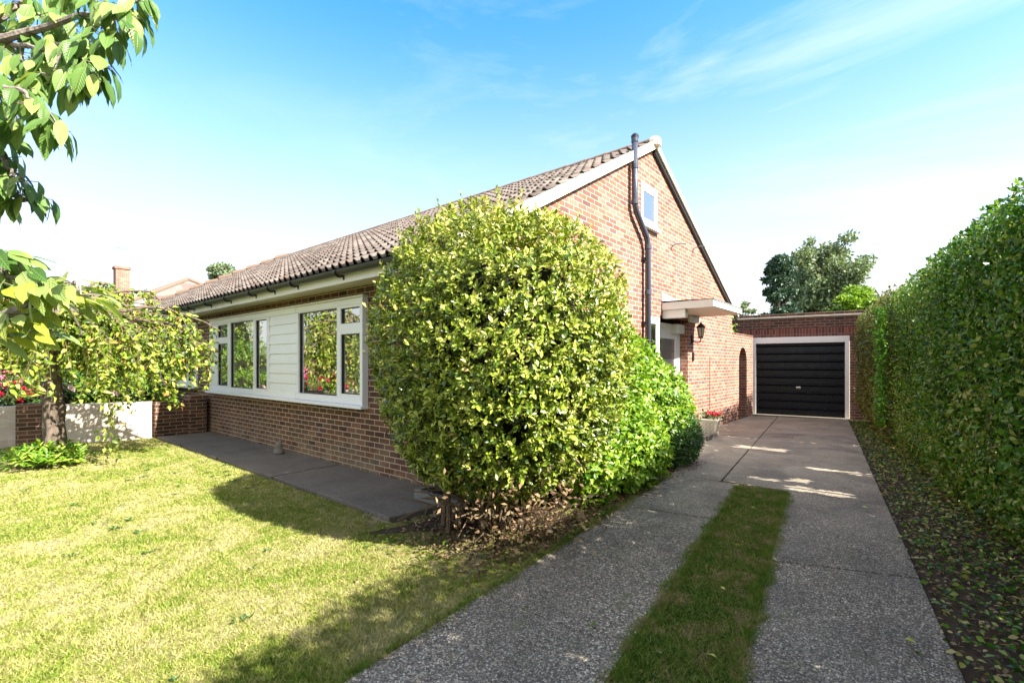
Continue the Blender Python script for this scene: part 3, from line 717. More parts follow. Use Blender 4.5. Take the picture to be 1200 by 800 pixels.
# soil pipe on the gable
px_ = XG+.09
def PY(px): d = ray(px, 400); return d[1]*px_/d[0]
y1, y2 = PY(744), PY(759.5)
pipe = MB(); pipe.tube([(px_,y1,5.20),(px_,y1,4.13),(px_,y1+.06,4.0),(px_,y2-.06,3.66),(px_,y2,3.53),(px_,y2,0.05)], .050, 14)
pp = pipe.build('soil_pipe', M['greypipe'], house, smooth=True)
for (yy, zz) in ((y1,5.15),(y1,4.72),(y1,4.14),(y2,3.50),(y2,2.72)):
    c = MB(); c.lathe((px_,yy,zz-.04), [(.050,0),(.059,.005),(.059,.075),(.050,.08)], 14); c.build('pipe_collar', M['greypipe'], pp)
for (yy, zz) in ((y1,4.9),(y2,3.3),(y2,2.2)):
    c = MB(); c.box(XG+.002, XG+.06, yy-.075, yy+.075, zz-.02, zz+.02); c.build('pipe_clip', M['black'], pp)
c = MB(); c.lathe((px_,y1,5.18), [(.06,0),(.064,.04),(.03,.075),(.001,.08)], 14); c.build('pipe_cap', M['blackmetal'], pp)
# cable brackets and thin cable
for (a, zz) in ((786, 3.78), (811.5, 3.95)):
    yy = GY(a); c = MB(); c.tube([(XG,yy,zz-.12),(XG+.03,yy,zz-.02),(XG+.12,yy+.05,zz+.02),(XG+.22,yy+.22,zz+.03)], .010, 6); c.build('cable_bracket', M['greypipe'], house)
c = MB(); yy = GY(831.5); c.tube([(XG+.012,yy,.45),(XG+.012,yy,1.66)], .008, 6); c.build('cable', M['terracotta'], house)
# bell push
c = MB(); yy = GY(811.5); c.box(XG+.002, XG+.03, yy-.035, yy+.035, 1.56, 1.74); c.build('bell_push', M['blackmetal'], house, bevel=.004)

# porch: door, frame, canopy
D0, D1 = dr[0], dr[1]
b = MB(); xd = XG-.16; yd0 = GY(783)
b.box(xd-.06, xd, D1-.17, D1-.003, .03, 2.3); b.box(xd-.06, xd, yd0-.5, yd0-.42, .03, 2.3); b.box(xd-.06, xd, yd0-.42, D1-.17, 2.2, 2.3); b.box(xd-.10, xd+.10, D1-.45, D1-.002, 2.12, 2.30)
df = b.build('door', M['white'], house, bevel=.006)
c = MB(); c.box(xd-.05, xd-.02, yd0-.42, D1-.17, .04, 2.2); dl = c.build('door_leaf', M['white'], df)
c = MB(); c.quad((xd-.012,yd0-.3,1.0),(xd-.012,D1-.28,1.0),(xd-.012,D1-.28,2.0),(xd-.012,yd0-.3,2.0)); c.build('pane', M['glass'], df)
c = MB(); c.tube([(xd-.01,D1-.23,1.05),(xd+.03,D1-.23,1.05),(xd+.03,D1-.33,1.05)], .01, 6); c.build('handle', M['steel'], df)
b = MB(); b.box(XG+.0, XG+.55, 8.75, 9.9, -.02, .11); b.build('doorstep', M['path'], house, bevel=.01)
CY0, CY1, CX1 = 8.58, 10.32, -2.66
can = empty('x', (0,0,0), 'x', 'x'); bpy.data.objects.remove(can)
b = MB(); b.box(XG+.003, CX1, CY0, CY1, 2.495, 2.515); b.build('porch_soffit', M['porch_ceiling'], house)
b = MB(); b.box(XG+.003, CX1+.02, CY0-.022, CY0-.002, 2.49, 2.625); b.box(CX1+.002, CX1+.022, CY0-.002, CY1+.02, 2.50, 2.60); b.box(XG+.003, CX1+.02, CY1+.002, CY1+.022, 2.49, 2.60)
can = b.build('canopy', M['white_old'], house, bevel=.004)
b = MB(); b.quad((XG+.003,CY0-.03,2.66),(CX1+.03,CY0-.03,2.628),(CX1+.03,CY1+.03,2.606),(XG+.003,CY1+.03,2.64)); b.quad((XG+.003,CY0-.03,2.645),(XG+.003,CY1+.03,2.625),(CX1+.03,CY1+.03,2.602),(CX1+.03,CY0-.03,2.622)); 
b.quad((CX1+.031,CY0-.03,2.612),(CX1+.031,CY1+.03,2.59),(CX1+.031,CY1+.03,2.612),(CX1+.031,CY0-.03,2.634)); b.build('felt_covering', M['felt'], can)
b = MB(); j = 0
b.quad((XG+.012,CY0-.03,2.63),(XG+.012,CY1+.3,2.63),(XG+.012,CY1+.1,2.66),(XG+.012,CY0-.03,2.82)); b.build('flashing', M['lead'], can)
b = MB(); b.box(XG+.003, XG+.42, CY0+.02, CY0+.16, 2.34, 2.49); b.box(XG+.003, XG+.3, CY0+.16, CY0+.5, 2.40, 2.49); b.build('canopy_bearer', M['white_old'], can, bevel=.004)
b = MB(); b.box(XG+.003, XG+.10, D1+.0, D1+.45, 2.36, 2.49); b.build('canopy_bearer', M['white_old'], can, bevel=.004)

# wall lantern ------------------------------------------------------
ly = GY(810.5); lx = XG+.19; lz = 2.03
lamp = empty('wall_lantern', (XG, ly, 2.0), 'black coach lantern on the sunlit brick wall right of the porch', 'wall lamp')
b = MB(); b.lathe((0,0,0), [], 3) if False else None
b.box(XG+.002, XG+.022, ly-.05, ly+.05, 1.93, 2.10); b.tube([(XG+.02,ly,2.0),(XG+.07,ly,1.95),(XG+.13,ly,1.94),(lx,ly,1.97),(lx,ly,2.03)], .012, 8); b.build('bracket', M['blackmetal'], lamp)
b = MB()
b.lathe((lx,ly,lz), [(.001,0),(.045,0),(.05,.02),(.04,.03)], 6)
for j in range(6):
    a = 2*math.pi*j/6; ca, sa = math.cos(a), math.sin(a); b.tube([(lx+.045*ca,ly+.045*sa,lz+.02),(lx+.078*ca,ly+.078*sa,lz+.22)], .006, 5)
b.lathe((lx,ly,lz+.215), [(.08,0),(.10,.005),(.085,.03),(.045,.075),(.02,.09),(.02,.11),(.01,.125),(.001,.14)], 6)
b.build('lamp_cage', M['blackmetal'], lamp)
b = MB(); b.lathe((lx,ly,lz), [(.038,.022),(.07,.215)], 6); b.build('lamp_glass', M['glazed_lamp'], lamp)

# ================================================================ garden wall with arch, garage
garden = empty('garden_wall', (XG, 14.1, 0), 'sunlit brick garden wall with narrow arched opening between bungalow and garage', 'wall')
b = MB(); xw0, xw1 = XG-.23, XG
A0, A1 = 13.70, 14.48; AT = 1.95; rad = (A1-A0)/2; ym = (A0+A1)/2
Y0w, Y1w = YB+.003, 15.16; TOP = 2.26
for xx, fl in ((xw1, False), (xw0, True)):
    def Q(*p): b.quad(*(p[::-1] if fl else p))
    Q((xx,Y0w,-.05),(xx,A0,-.05),(xx,A0,TOP),(xx,Y0w,TOP)); Q((xx,A1,-.05),(xx,Y1w,-.05),(xx,Y1w,TOP),(xx,A1,TOP))
    n = 12
    for j in range(n):
        a0 = math.pi-math.pi*j/n; a1 = math.pi-math.pi*(j+1)/n
        p0 = (ym+rad*math.cos(a0), AT-rad+rad*math.sin(a0)); p1 = (ym+rad*math.cos(a1), AT-rad+rad*math.sin(a1))
        Q((xx,p0[0],p0[1]),(xx,p1[0],p1[1]),(xx,p1[0],TOP),(xx,p0[0],TOP))
n = 12; arc = [(A0,-.05),(A0,AT-rad)]+[(ym+rad*math.cos(math.pi-math.pi*j/n), AT-rad+rad*math.sin(math.pi-math.pi*j/n)) for j in range(1,n)]+[(A1,AT-rad),(A1,-.05)]
for p, q in zip(arc, arc[1:]): b.quad((xw1,p[0],p[1]),(xw0,p[0],p[1]),(xw0,q[0],q[1]),(xw1,q[0],q[1]))
b.quad((xw1,Y0w,TOP),(xw1,Y1w,TOP),(xw0,Y1w,TOP),(xw0,Y0w,TOP)); b.quad((xw1,Y1w,-.05),(xw0,Y1w,-.05),(xw0,Y1w,TOP),(xw1,Y1w,TOP))
b.build('wall', M['brick_gable'], garden)
b = MB(); b.box(xw0-.02, xw1+.012, Y0w, Y1w, TOP+.002, TOP+.055); b.build('coping', M['brick_end'], garden, bevel=.006)
b = MB(); b.box(-5.2,-4.95,Y0w,16,-.05,2.3); tag(b.build('side_passage_wall', M['brick_garage']), 'dark brick wall seen through the garden wall arch', 'wall')

GO = G(881.5, 485.3); GA = R(8.0)
gar = empty('garage', (GO[0], GO[1], 0), 'single brick garage with black up and over door at the end of the driveway', 'garage', rz=GA)
ex = np.array([math.cos(GA), math.sin(GA)]); 
def gw_at(px):                                # local x on facade for pixel
    d = ray(px, 400)[:2]; A = np.array([[d[0], -ex[0]],[d[1], -ex[1]]]); s = np.linalg.solve(A, np.array([GO[0], GO[1]])); return s[1]
xfr = gw_at(995.5); XR = gw_at(1012)+.5; XLf = -.62
FT, DT, GT = 2.26, 2.075, 2.92
def gp(name, b, mat, parent=gar, bevel=0): return b.build(name, mat, parent, local=True, bevel=bevel)
b = MB(); b.box(XLf, -.003, .0, .22, -.05, 2.26); b.box(xfr+.003, XR, .0, .22, -.05, 2.26); b.box(XLf, XR, 0, .22, 2.505, 2.80)
b.box(XLf, -.25, -.0, .22, 2.26, 2.505); b.box(xfr+.25, XR, 0, .22, 2.26, 2.505)
b.box(XLf, XLf+.22, .22, 5.6, -.05, 2.80); b.box(XR-.22, XR, .22, 5.6, -.05, 2.80); b.box(XLf+.22, XR-.22, 5.38, 5.6, -.05, 2.80)
gwal = gp('wall', b, M['brick_garage'])
b = MB(); b.box(-.247, xfr+.247, -.003, .2, 2.262, 2.503); gp('soldier_course', b, M['soldier'])
b = MB(); b.box(XLf-.05, XR+.05, -.045, .24, 2.802, 2.85); gp('coping', b, M['coping'], bevel=.008)
b = MB(); b.box(XLf-.02, XR+.02, -.015, .22, 2.852, 2.93); gp('parapet', b, M['brick_garage'], bevel=.01)
b = MB(); b.box(XLf+.0, XR, .24, 5.6, 2.802, 2.84); gp('roof', b, M['felt'])
b = MB(); b.box(0, .10, -.03, .10, .02, FT); b.box(xfr-.10, xfr, -.03, .10, .02, FT); b.box(.10, xfr-.10, -.03, .10, DT+.01, FT); gp('door_frame', b, M['white_old'], bevel=.006)
# ribbed door
x0, x1 = .105, xfr-.105; prof = []; nr = 9; hh = (DT-.05)/nr
for i in range(nr):
    z = .045+i*hh
    prof += [(z, 0.0), (z+hh*.60, .0), (z+hh*.72, .03), (z+hh*.80, .05), (z+hh*.88, .05), (z+hh*.96, .0)]
prof.append((DT, 0.0)); b = MB()
for (za, da), (zb_, db) in zip(prof, prof[1:]): b.quad((x0,.06-da,za),(x1,.06-da,za),(x1,.06-db,zb_),(x0,.06-db,zb_))
gd = gp('garage_door', b, M['doorblack'])
hx_ = gw_at(935.5); b = MB(); b.lathe((hx_,0,0), [], 3) if False else None
b.box(hx_-.055, hx_+.055, .03, .045, .80, .85); b.tube([(hx_-.05,.02,.825),(hx_+.05,.02,.825)], .018, 8); b.tube([(hx_,.02,.825),(hx_,.055,.825)], .012, 8)
gp('handle', b, M['steel'], gd)
b = MB(); b.box(0, xfr, -.28, .06, -.02, .03); gp('threshold', b, M['path'])
b = MB(); b.quad((x0,.3,0),(x1,.3,0),(x1,.3,2.3),(x0,.3,2.3)); gp('inner_board', b, M['dark_room'])

# ================================================================ boundary wall on the left
P0, P1, P2 = np.array([-11.80,3.45]), np.array([-11.78,2.72]), np.array([-13.7,-3.6])
bw = empty('boundary_wall', (-12.0, 2.0, 0), 'low pale garden wall behind the weeping tree with brown end pier', 'wall')
def wall_seg(b, a, c, w, z0, z1):
    d = unit(c-a); nn = np.array([-d[1], d[0]])*w/2; b.prism([tuple(a+nn), tuple(a-nn), tuple(c-nn), tuple(c+nn)][::-1], z0, z1)
d = unit(P2-P1)
b = MB(); wall_seg(b, P1+d*.02, P2, .22, -.05, .735); b.build('wall', M['brick_pale'], bw)
b = MB(); wall_seg(b, np.array([-11.8, YF-.38]), P1, .20, -.05, .72); b.build('return_wall', M['brick_end'], bw)
b = MB(); b.box(-12.0,-11.60, YF-.40, YF-.08, -.05, .83); b.build('pier', M['brick_end'], bw, bevel=.006)
b = MB(); q = P1+d*1.62; nn = np.array([-d[1], d[0]])
b.prism([tuple(q-nn*.15), tuple(q+d*.33-nn*.15), tuple(q+d*.33+nn*.15), tuple(q+nn*.15)], -.05, .775); o = b.build('pier', M['brick_end'], bw)
o['label'] = 'reddish intermediate pier'

# ================================================================ small things
b = MB(); tx0, tx1, ty0, ty1 = -4.10, -3.30, 3.24, 3.66
b.box(tx0, tx1, ty0, ty0+.05, .046, .155); b.box(tx0, tx1, ty1-.05, ty1, .046, .155); b.box(tx0, tx0+.05, ty0+.05, ty1-.05, .046, .155); b.box(tx1-.05, tx1, ty0+.05, ty1-.05, .046, .155)
tag(b.build('concrete_trough', M['trough'], bevel=.01), 'low open concrete trough on the path under the left edge of the big bush', 'trough')
s = G(325.5, 531.5, .045)
b = MB()
prof = [(.001,0),(.075,0),(.085,.03),(.07,.07),(.05,.10),(.06,.13),(.05,.17),(.025,.20),(.001,.205)]
b.lathe((s[0]+.04,s[1],.046), prof, 12); b.lathe((s[0]-.06,s[1]+.02,.046), [(.001,0),(.06,0),(.06,.05),(.035,.085),(.001,.095)], 10)
b.tube([(s[0]+.04,s[1],.18),(s[0]+.07,s[1]+.02,.26)], [.03,.014], 8)
o = b.build('stone_ornament', M['stone'], smooth=True); tag(o, 'small weathered stone ornament on the path against the brick wall', 'ornament')
# square urn with flowers
u = G(829.5, 509.5); u = np.array([-3.20, 10.15, .026]); 
urn = empty('square_planter', tuple(u), 'tapered square stone planter of red flowers standing on the drive by the brick wall', 'planter', rz=R(0))
b = MB(); i = 0
def frust(b, w0, w1, z0, z1):
    i = len(b.v)
    for w, z in ((w0,z0),(w1,z1)): b.v += [(-w,-w,z),(w,-w,z),(w,w,z),(-w,w,z)]
    for q in ((0,1,5,4),(1,2,6,5),(2,3,7,6),(3,0,4,7),(3,2,1,0),(4,5,6,7)): b.f.append(tuple(i+a for a in q)); b.m.append(0)
frust(b, .12, .17, .03, .31); frust(b, .185, .185, .31, .345)
for sx in (-1,1):
    for sy in (-1,1): b.box(sx*.115-.02, sx*.115+.02, sy*.115-.02, sy*.115+.02, 0, .03)
body = b.build('pot', M['urn'], urn, local=True, bevel=.006)
b = MB()
for face in range(4):
    ang = face*math.pi/2; ca, sa = math.cos(ang), math.sin(ang)
    def tp(x, z): w = .12+(z-.03)/.28*.05+.004; return (x*ca+w*sa, x*sa-w*ca, z)
    for xx in (-.07, 0, .07):
        for zz in (.09, .17, .25):
            pts = [tp(xx+.03*math.cos(t), zz+.035*math.sin(t)) for t in np.linspace(0, 2*math.pi, 9)]; b.tube(pts, .006, 5, cap=False)
b.build('relief', M['urn'], body, local=True)
n = 150; P = rng.normal(size=(n,3))*[.10,.10,.04]+[0,0,.38]; leaf_obj('foliage', M['lf_dark'], urn, P, rdir(n)+[0,0,.6], rdir(n)+[0,0,1], .06, .04, local=True)
cc = rng.normal(size=(14,3))*[.10,.09,.02]+[0,0,.43]
for c_ in cc:
    P = c_+rdir(14)*.02; leaf_obj('bloom', M['petal_red'], urn, P, rdir(14)+[0,0,.4], rdir(14)+[0,0,.5], .04, .035, local=True)
# paving piece by planter
b = MB(); b.box(-3.5,-2.75,8.9,9.7,.0,.035); 

# ================================================================ SHRUBS
def blob_points(n, c, r, p=2.4, seed=1, lump=.06, zmin=.05, shell=.22, ztaper=0.0):
    d = rdir(n); e = (np.abs(d/1.0)**p).sum(1)**(-1/p); s = d*e[:, None]
    nrm = unit(np.sign(s)*np.abs(s)**(p-1)/np.array(r))
    k = 1+lump*lumps(d*1.0, seed, 2.6)+lump*.5*lumps(d, seed+9, 7.0)
    dep = 1-shell*rng.random(n)**1.8
    P = s*np.array(r)*(k*dep)[:, None]
    if ztaper: f = 1-ztaper*np.clip(-P[:, 2]/r[2], 0, 1)**1.5; P[:, :2] *= f[:, None]
    P = P+np.array(c); m = P[:, 2] > zmin
    return P[m], nrm[m], dep[m]
def core_mesh(name, c, r, mat, parent, p=2.4, seed=1, scale=.78, zmin=.2, ztaper=0):  # solid dark core added inside the foliage to block light
    nu, nv = 40, 24; V = []; F = []
    for j in range(nv+1):
        for i in range(nu):
            th = 2*math.pi*i/nu; ph = -math.pi/2+math.pi*j/nv; V.append((math.cos(ph)*math.cos(th), math.cos(ph)*math.sin(th), math.sin(ph)))
    V = np.array(V); e = (np.abs(V)**p).sum(1)**(-1/p); s = V*e[:, None]; k = scale*(1+.05*lumps(V, seed, 4))
    P = s*np.array(r)*k[:, None]
    if ztaper: f = 1-ztaper*np.clip(-P[:, 2]/r[2], 0, 1)**1.5; P[:, :2] *= f[:, None]
    P += np.array(c); P[:, 2] = np.maximum(P[:, 2], zmin)
    for j in range(nv):
        for i in range(nu):
            a = j*nu+i; b_ = j*nu+(i+1) % nu; F.append((a, b_, b_+nu, a+nu))
    return link(name, np_mesh(name, P, F), mat, parent)
def stems(b, base, n, c, r, rad=.018, spread=.25, top=.8):
    for i in range(n):
        a = random.uniform(0, 6.28); s = Vector((base[0]+spread*math.cos(a)*random.random(), base[1]+spread*math.sin(a)*random.random(), 0))
        e_ = Vector((c[0]+r[0]*top*random.uniform(-.8,.8), c[1]+r[1]*top*random.uniform(-.8,.8), c[2]+random.uniform(-.6,.3)*r[2]))
        m_ = s.lerp(e_, .5)+Vector((random.uniform(-.08,.08), random.uniform(-.08,.08), .08))
        b.tube([s, m_, e_], [rad, rad*.7, rad*.3], 6)

# big rounded bush at the house corner
bc = (-2.88, 3.30, 1.57); br = (1.03, 1.04, 1.22)
bush = empty('rounded_bush', (bc[0], bc[1], 0), 'huge clipped round bush of glossy yellow-green leaves at the corner of the bungalow', 'bush')
P, nr_, dp = blob_points(15500, bc, br, 2.8, 3, .050, .24, .30, ztaper=.16)
gap = lumps(P, 77, 9.0)+.5*lumps(P, 78, 21.0); kp = gap > -.30; P = P[kp]; nr_ = nr_[kp]
ax = unit(nr_+np.array([0,0,.55])+rng.normal(size=nr_.shape)*.45)
SP, SD, SN, SL = sprigs(P, ax, 7, .051, .95, .055)
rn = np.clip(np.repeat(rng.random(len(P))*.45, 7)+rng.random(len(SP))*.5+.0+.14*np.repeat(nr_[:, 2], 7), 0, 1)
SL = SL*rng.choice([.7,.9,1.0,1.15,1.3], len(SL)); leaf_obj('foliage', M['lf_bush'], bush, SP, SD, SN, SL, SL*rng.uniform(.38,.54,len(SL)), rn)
P, nr_, dp = blob_points(3400, bc, br, 2.8, 3, .050, .25, .0, ztaper=.16)   # loose longer shoots past the clipped outline
sel = rng.random(len(P)) < .05; P = P[sel]; nr_ = nr_[sel]
SP, SD, SN, SL = sprigs(P-nr_*.02, unit(nr_+[0,0,1.1]), 9, .06, .7, .15)
leaf_obj('shoots', M['lf_bush'], bush, SP, SD, SN, SL, SL*.45, .4+.6*rng.random(len(SP)))
core_mesh('dark_core', bc, br, M['core'], bush, 2.5, 3, .70, .40, ztaper=.35)
n = 900; P = np.array([-2.45,3.05,.42])+rng.normal(size=(n,3))*[.30,.30,.16]; P = P[P[:,2] > .12]; n = len(P)
leaf_obj('dead_leaves', M['lf_dry'], bush, P, rdir(n)+[0,0,-.3], rdir(n), .055, .026, .5+.5*rng.random(n), small=True)
b = MB(); stems(b, (-3.12, 3.2), 26, bc, br, .022, .35); 
for i in range(60):
    a = random.uniform(2.6, 6.0); rr = random.uniform(.4, 1.0); s = Vector((bc[0]+.5*rr*math.cos(a), bc[1]+.5*rr*math.sin(a), random.uniform(.05,.35)))
    e_ = Vector((bc[0]+.95*rr*math.cos(a+random.uniform(-.3,.3)), bc[1]+.95*rr*math.sin(a), random.uniform(.15,.6))); b.tube([s, s.lerp(e_,.5)+Vector((0,0,.06)), e_], [.008,.006,.003], 5)
b.build('stems', M['twig'], bush)

# bright large-leaved shrub against the gable
sh = empty('green_shrub', (-3.0, 5.6, 0), 'bright green large-leaved shrub between the round bush and the porch', 'shrub')
blobs = [((-2.98,4.95,1.02),(.50,.95,1.00)), ((-3.12,5.9,.98),(.50,.95,.98)), ((-3.05,6.85,.76),(.52,.85,.74)), ((-2.85,4.5,.60),(.45,.45,.60)), ((-2.72,5.3,.50),(.40,.75,.50))]
Pa = []; Na = []
for i, (c, r) in enumerate(blobs):
    P, nn_, dp = blob_points(1500, c, r, 2.2, 20+i, .10, .08, .30); Pa.append(P); Na.append(nn_)
P = np.concatenate(Pa); nn_ = np.concatenate(Na)
SP, SD, SN, SL = sprigs(P, unit(nn_+[0,0,.5]+rng.normal(size=P.shape)*.4), 5, .098, .9, .09)
leaf_obj('foliage', M['lf_shrub'], sh, SP, SD+[0,0,-.15], SN, SL, SL*.5, droop=.2)
for i, (c, r) in enumerate(blobs): core_mesh('dark_core', c, r, M['core'], sh, 2.2, 20+i, .70, .15)
b = MB(); stems(b, (-3.0,5.0), 14, blobs[0][0], blobs[0][1], .014, .4); b.build('stems', M['twig'], sh)
# small shrub nearest the planter, hedge shade put into its dark leaf colour
sc_ = (-2.84, 6.92, .42); sr = (.46, .62, .46)
s2 = empty('shaded_shrub', (sc_[0], sc_[1], 0), 'low mounded shrub at the edge of the drive below the porch, hedge shade put into its dark green', 'shrub')
P, nn_, dp = blob_points(4200, sc_, sr, 2.2, 31, .06, .04, .25)
SP, SD, SN, SL = sprigs(P, unit(nn_+[0,0,.3]+rng.normal(size=P.shape)*.5), 6, .042, .9, .05)
leaf_obj('foliage', M['lf_dark'], s2, SP, SD, SN, SL, SL*.4, small=True)
core_mesh('dark_core', sc_, sr, M['core'], s2, 2.2, 31, .75, .05)

# ================================================================ HEDGES
HT = 2.86
def rise(P):
    t = np.clip((4.4-P[:, 1])/1.8, 0, 1); P[:, 2] *= 1+.13*t*t*(3-2*t); return P
def hedge(name, ya, yb, label, mat, dens, L, seed, top=HT, off=0.0, thick=1.15, lit=None, sunholes=None):
    n0 = hx((ya+yb)/2); e_ = empty(name, (hx((ya+yb)/2)+.5, (ya+yb)/2, 0), label, 'hedge', 'tall hedges along the right side of the drive')
    ln = yb-ya
    def place(n, lo, hi):
        y = rng.uniform(ya, yb, n)
        # profile parameter: up the face, round the shoulder, over the top
        hf = top-.35; total = hf+.55+(thick-.6)+.5
        s = rng.random(n)*total; x = np.zeros(n); z = np.zeros(n); nx = np.zeros(n); nz = np.zeros(n)
        m1 = s < hf; z[m1] = s[m1]+.02; nx[m1] = -1; nz[m1] = .05
        m2 = (s >= hf) & (s < hf+.55); a = (s[m2]-hf)/.55*math.pi/2; x[m2] = .35*(1-np.cos(a)); z[m2] = hf+.35*np.sin(a); nx[m2] = -np.cos(a); nz[m2] = np.sin(a)
        m3 = s >= hf+.55; x[m3] = .35+(s[m3]-hf-.55); z[m3] = top; nz[m3] = 1
        # foot tucks in and thins
        foot = np.clip(.55-z, 0, .55); x += foot*.35
        P = np.c_[x, y, z]; k = lumps(P, seed, 1.3)*.09+lumps(P, seed+3, 4.5)*.04
        N_ = unit(np.c_[nx, rng.normal(0, .15, n), nz]); dep = lo+(hi-lo)*rng.random(n)**1.5
        P = P+N_*(k-dep)[:, None]; P[:, 0] += hx(P[:, 1])+off; P = rise(P)
        keep = (P[:, 2] > .02) & ((P[:, 2] > .35) | (rng.random(n) < .35+P[:, 2]*1.8))
        return P[keep], N_[keep]
    def sunfilter(P):
        if not sunholes: return np.ones(len(P), bool)
        t = P[:, 2:3]/SUN[2]; g_ = P-SUN*t; k = np.ones(len(P), bool)
        for (x0,x1,y0,y1) in sunholes: k &= ~((g_[:, 0] > x0-.05) & (g_[:, 0] < x1+.05) & (g_[:, 1] > y0-.05) & (g_[:, 1] < y1+.05))
        return k
    area = ln*(top+thick+.3)
    P, N_ = place(int(area*dens), 0, .22)
    k = sunfilter(P); P = P[k]; N_ = N_[k]; n = len(P)
    D = unit(N_*.35+np.c_[rng.normal(0,.3,n), rng.normal(0,.8,n), rng.normal(.0,.7,n)]); Nn = unit(N_+rng.normal(size=(n,3))*.55)
    Ln = L*rng.choice([.5,.75,1.0,1.2,1.6], n, p=[.2,.25,.3,.17,.08])
    pat = np.clip(.5+.35*lumps(P, seed+5, .9), 0, 1)
    rn = np.clip(.45*pat-.1+rng.random(n)**1.7*.65+.34*np.clip((1.7-P[:, 2])/1.5, 0, 1)*rng.random(n), 0, 1)
    leaf_obj('foliage', mat, e_, P, D, Nn, Ln, Ln*.62, rn, small=L < .05)
    # inner mass of big shaded leaves keeps the hedge solid
    m = int(ln*thick*top*1000); P = np.c_[rng.uniform(.18, thick-.1, m), rng.uniform(ya, yb, m), rng.uniform(.12, top-.14, m)]
    P[:, 0] += hx(P[:, 1])+off; P = rise(P); k = sunfilter(P); P = P[k]; m = len(P)
    leaf_obj('inner_foliage', mat, e_, P, rdir(m), np.tile([-1,.1,.3],(m,1))+rdir(m)*.5, .11, .10, rng.random(m)*.4, small=True)
    # back face
    m = int(ln*top*420); P = np.c_[np.full(m, thick)+rng.normal(0,.05,m), rng.uniform(ya, yb, m), rng.uniform(.1, top-.1, m)]; P[:, 0] += hx(P[:, 1])+off; P = rise(P)
    k = sunfilter(P); P = P[k]; m = len(P)
    leaf_obj('rear_foliage', mat, e_, P, rdir(m), np.tile([1.,0,.3],(m,1))+rdir(m)*.5, .10, .085, small=True)
    b = MB()
    for yy in np.arange(ya+.15, yb, .42):
        xx = hx(yy)+off+.5+random.uniform(-.12,.12); b.tube([(xx,yy,0),(xx+random.uniform(-.08,.08),yy+random.uniform(-.08,.08),.9),(xx+random.uniform(-.2,.1),yy+random.uniform(-.2,.2),2.1)], [.035,.026,.01], 6)
        for q in range(3):
            z = random.uniform(.1,.6); b.tube([(xx,yy,z),(xx-random.uniform(.2,.42),yy+random.uniform(-.25,.25),z+random.uniform(.1,.5))], [.012,.004], 5)
    b.build('stems', M['twig'], e_)
    return e_
holes = [(-1.20,-.55,6.40,6.60), (-1.22,-1.0,6.85,7.08), (-1.2,-.5,7.82,7.97), (-2.45,-1.65,9.02,9.30), (-1.75,-1.35,6.25,6.32), (-1.75,-1.3,6.72,6.80)]
hedge('clipped_hedge', -3.5, 7.8, 'tall dark green clipped hedge nearest the camera along the right of the drive', M['lf_hedge'], 1800, .044, 51, sunholes=holes)
hedge('clipped_hedge', 7.85, 10.6, 'middle stretch of the clipped hedge, greener and smaller-leaved', M['lf_hedge'], 1400, .038, 53, top=HT-.03, off=.02, sunholes=holes)
hedge('clipped_hedge', 10.75, 15.45, 'olive brown far end of the clipped hedge beside the garage', M['lf_hedge2'], 800, .048, 55, top=HT+.0, off=-.05)
e_ = empty('sunlit_hedge_strip', (hx(10.68)-.1, 10.68, 0), 'narrow column of hedge leaves where the far sections meet, sunlight put into their bright green', 'climber')  # strip added at the hedge gap, sunlight painted as brighter leaves
n = 1500; P = np.c_[hx(10.68)-.06+rng.normal(0,.045,n), 10.68+rng.normal(0,.09,n), rng.uniform(.4,2.5,n)]
leaf_obj('foliage', M['lf_sunlit'], e_, P, rdir(n), np.tile([-1,0,.5],(n,1))+rdir(n)*.6, .06, .04, small=True)

# ================================================================ WEEPING TREE
wt = G(62, 545); wt = (wt[0], wt[1])
wtree = empty('weeping_tree', (wt[0], wt[1], 0), 'small weeping tree with cracked trunk and trailing yellow-green branches on the lawn', 'tree')
b = MB(); tk = [(wt[0],wt[1],-.03),(wt[0]+.0,wt[1],.08),(wt[0]-.02,wt[1]+.02,.6),(wt[0]+.03,wt[1]-.01,1.1),(wt[0]+.0,wt[1]+.0,1.55),(wt[0]+.05,wt[1]+.03,2.0)]
# knobbly trunk
rings = 26; seg = 16; i0 = 0; tkv = [Vector(p) for p in tk]
def along(pts, t):
    k = t*(len(pts)-1); i = min(int(k), len(pts)-2); return pts[i].lerp(pts[i+1], k-i)
for r_ in range(rings+1):
    t = r_/rings; p = along(tkv, t); rad_ = .128-.03*t+.04*max(0, .12-t)/.12
    for j in range(seg):
        a = 2*math.pi*j/seg; rr = rad_*(1+.13*math.sin(a*3+t*9)+.10*math.sin(a*5-t*21)+.07*math.sin(a*2+t*37)); b.v.append((p.x+rr*math.cos(a), p.y+rr*math.sin(a), p.z))
for r_ in range(rings):
    for j in range(seg):
        a = r_*seg+j; c = r_*seg+(j+1) % seg; b.f.append((a, c, c+seg, a+seg)); b.m.append(0)
b.build('trunk', M['bark'], wtree, smooth=True)
limb = MB(); strands = MB(); LP = []; LD = []
top = Vector((wt[0]+.05, wt[1]+.02, 1.92))
